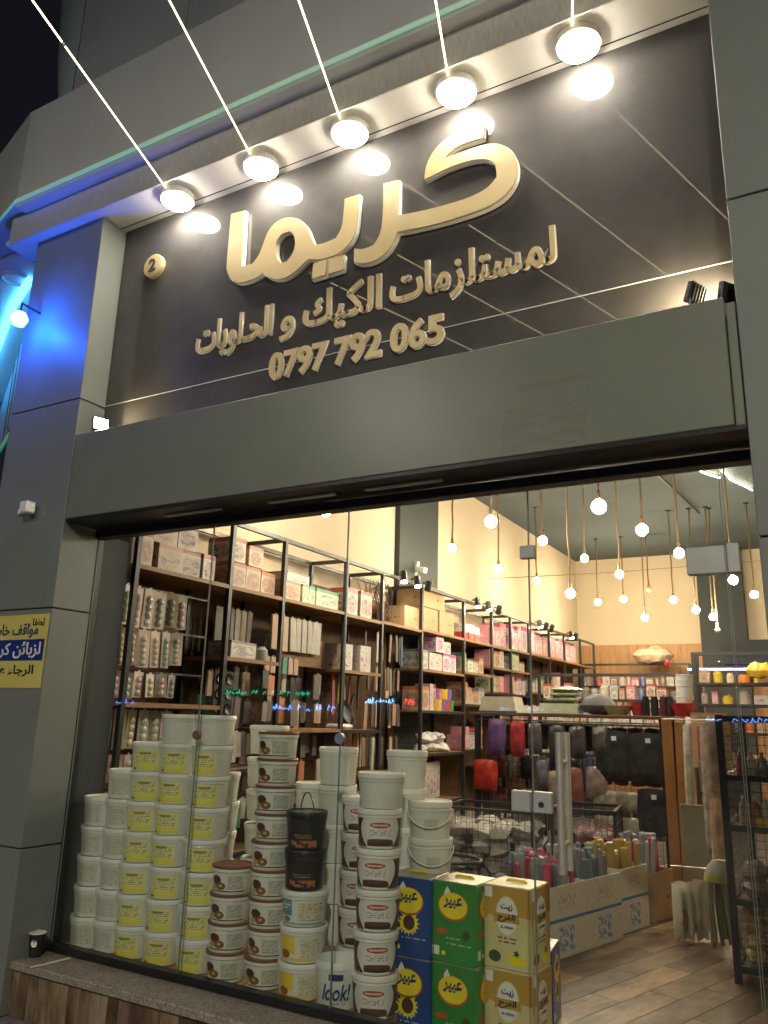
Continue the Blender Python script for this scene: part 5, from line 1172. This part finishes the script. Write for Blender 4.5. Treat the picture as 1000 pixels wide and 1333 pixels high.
for k in range(6):
    me = upright(.13, .34, .03, 100+k)
    for v in me.vertices:                      # pointed lower corners
        if v.co.z < -.10: v.co.z -= .05*(v.co.x/.065)*(1 if k % 2 else -1)
    pb = tag(put('paper_bag', me, mt['cloth'], None, (-1.10+.036*k, 2.80+.03*k, .085+.012*(k % 2)), (0,random.uniform(-.08,.08),R(-50+22*k)), None, (.68,.65,.55)), f'white paper bag hanging low beside the ribbons, {ORD[k]} from the left', 'paper bag', 'white paper bags')
    if k == 1: put('picture', poly_mesh(disc(.032,.06), (), .002, -.021, tm['gold']), None, pb, (.01,0,-.06))
tag(put('hang_hook', MB().tube([(-.72,3.3,1.36),(-1.34,3.95,1.365)], .006, 5).me('hang_hook'), mt['chrome']), 'long chrome hook rail carrying the hanging sleeves', 'hook')
tag(put('hang_hook', MB().tube([(-.69,2.6,.46),(-.80,2.62,.46)], .005, 5).me('hang_hook'), mt['chrome']), 'short chrome hook holding the olive ribbons', 'hook')
tag(put('hang_hook', MB().tube([(-.69,2.9,.36),(-1.14,2.86,.355)], .005, 5).me('hang_hook'), mt['chrome']), 'low chrome hook holding the white paper bags', 'hook')

# ---- back of the shop: low shelving with small goods
def far_rack(label, x0, x1, y, zs, z1, colsets, words, hmax=.2):
    t = thing('far_shelving', label, 'shelving rack', (x0,y,FL)); W = x1-x0
    for a in (0, W-.04): put('post', MB().box(a,a+.04,0,.04,0,z1-FL).me('post'), mt['dark'], t)
    for a in (0, W-.04): put('post', MB().box(a,a+.04,.31,.35,0,z1-FL).me('post'), mt['dark'], t)
    put('top_rail', MB().box(.041,W-.041,0,.04,z1-FL-.04,z1-FL).me('top_rail'), mt['dark'], t)
    for z in zs: put('shelf_board', MB().box(.041,W-.041,0,.35,z-FL-.03,z-FL).me('shelf_board'), mt['dark'], t)
    for j, z in enumerate(zs):
        xx = x0+.06; k = 0
        while xx < x1-.12 and k < 28:
            wd = random.uniform(.07,.16); c = random.choice(colsets)
            if random.random() < .55: o = pbox('far_packet', mt[random.choice(('box_white','box_pan','box_beige','box_grey','box_pink'))], (xx+wd/2,y+.14,z+.001), (wd-.01,.16,random.uniform(.5,1)*hmax))
            else:
                h_ = random.uniform(.5,1)*hmax; o = put('far_tub', MB().lathe([(wd*.42,0),(wd*.42,h_*.75),(wd*.3,h_*.85),(wd*.3,h_),(0,h_)], 10).me('far_tub', True), mt['gloss'], None, (xx+wd/2,y+.12,z+.001), None, None, c)
            tag(o, f'small packet, {ORD[k]} from left, {ORD[j]} shelf up, {words}', 'packet', 'packets on the '+words); xx += wd + random.uniform(.005,.03); k += 1
MIX = ((.45,.40,.36),(.50,.30,.28),(.20,.18,.18),(.55,.50,.40),(.40,.10,.10),(.10,.14,.30),(.50,.42,.10))
far_rack('low shelving crossing the shop behind the gondola', -3.6, -1.5, 7.4, [.9,1.3,1.62], 1.95, MIX, 'shelving behind the gondola', .22)
far_rack('shelving against the panelled back wall left of the column', -4.4, -2.3, 12.3, [1.2,1.6,2.0], 2.42, MIX, 'back wall shelving', .26)
far_rack('shelving at the right behind the mesh rack', -1.45, .9, 6.6, [.9,1.25,1.56,1.80], 2.15, ((.62,.22,.06),(.60,.55,.50),(.55,.18,.06),(.40,.36,.34),(.6,.45,.05)), 'right far shelving', .17)
for k, (x_, c) in enumerate(((-2.05,(.62,.05,.07)),(-.45,(.60,.05,.08)))):
    tag(put('red_balloon', MB().lathe([(.001,-.06),(.024,-.045),(.042,0),(.036,.035),(.001,.05)], 14).me('red_balloon', True), mt['gloss'], None, (x_,8.5,2.15), None, None, c), f'small red balloon above the far shelving, {ORD[k]} from the left', 'balloon')
tag(put('dark_awning', MB().box(-1.4,1.5,9.4,9.7,2.2,2.55).me('dark_awning'), mt['darkcol']), 'dark counter canopy at the right rear of the shop', 'canopy')
tag(put('blue_light_tube', MB().tube([(-1.9,9.35,2.12),(.9,9.35,2.12)], .02, 6).me('blue_light_tube'), emit('blue_tube', (.12,.22,1.0), 1.6)), 'dim blue light tube under the rear counter canopy', 'light tube')
tag(put('wrapped_bundle', bagbox(.75, .4, .32, 131), mt['film'], None, (-2.95,12.3,2.56), None, None, (.55,.40,.30)), 'clear wrapped bundle on top of the back wall shelving', 'bundle')
tag(put('round_fan', MB().lathe([(.001,0),(.17,.02),(.20,.05),(.20,.07),(.16,.10),(.001,.11)], 26).me('round_fan', True), mt['clear'], None, (-1.10,6.3,1.82), (R(80),0,R(25))), 'round clear-wrapped dish standing on the right far shelving', 'dish')
tag(put('yellow_pack', bagbox(.30,.12,.18,133), mt['film'], None, (-.72,6.55,1.93), None, None, (.62,.42,.04)), 'yellow wrapped pack on the right far shelving', 'pack')
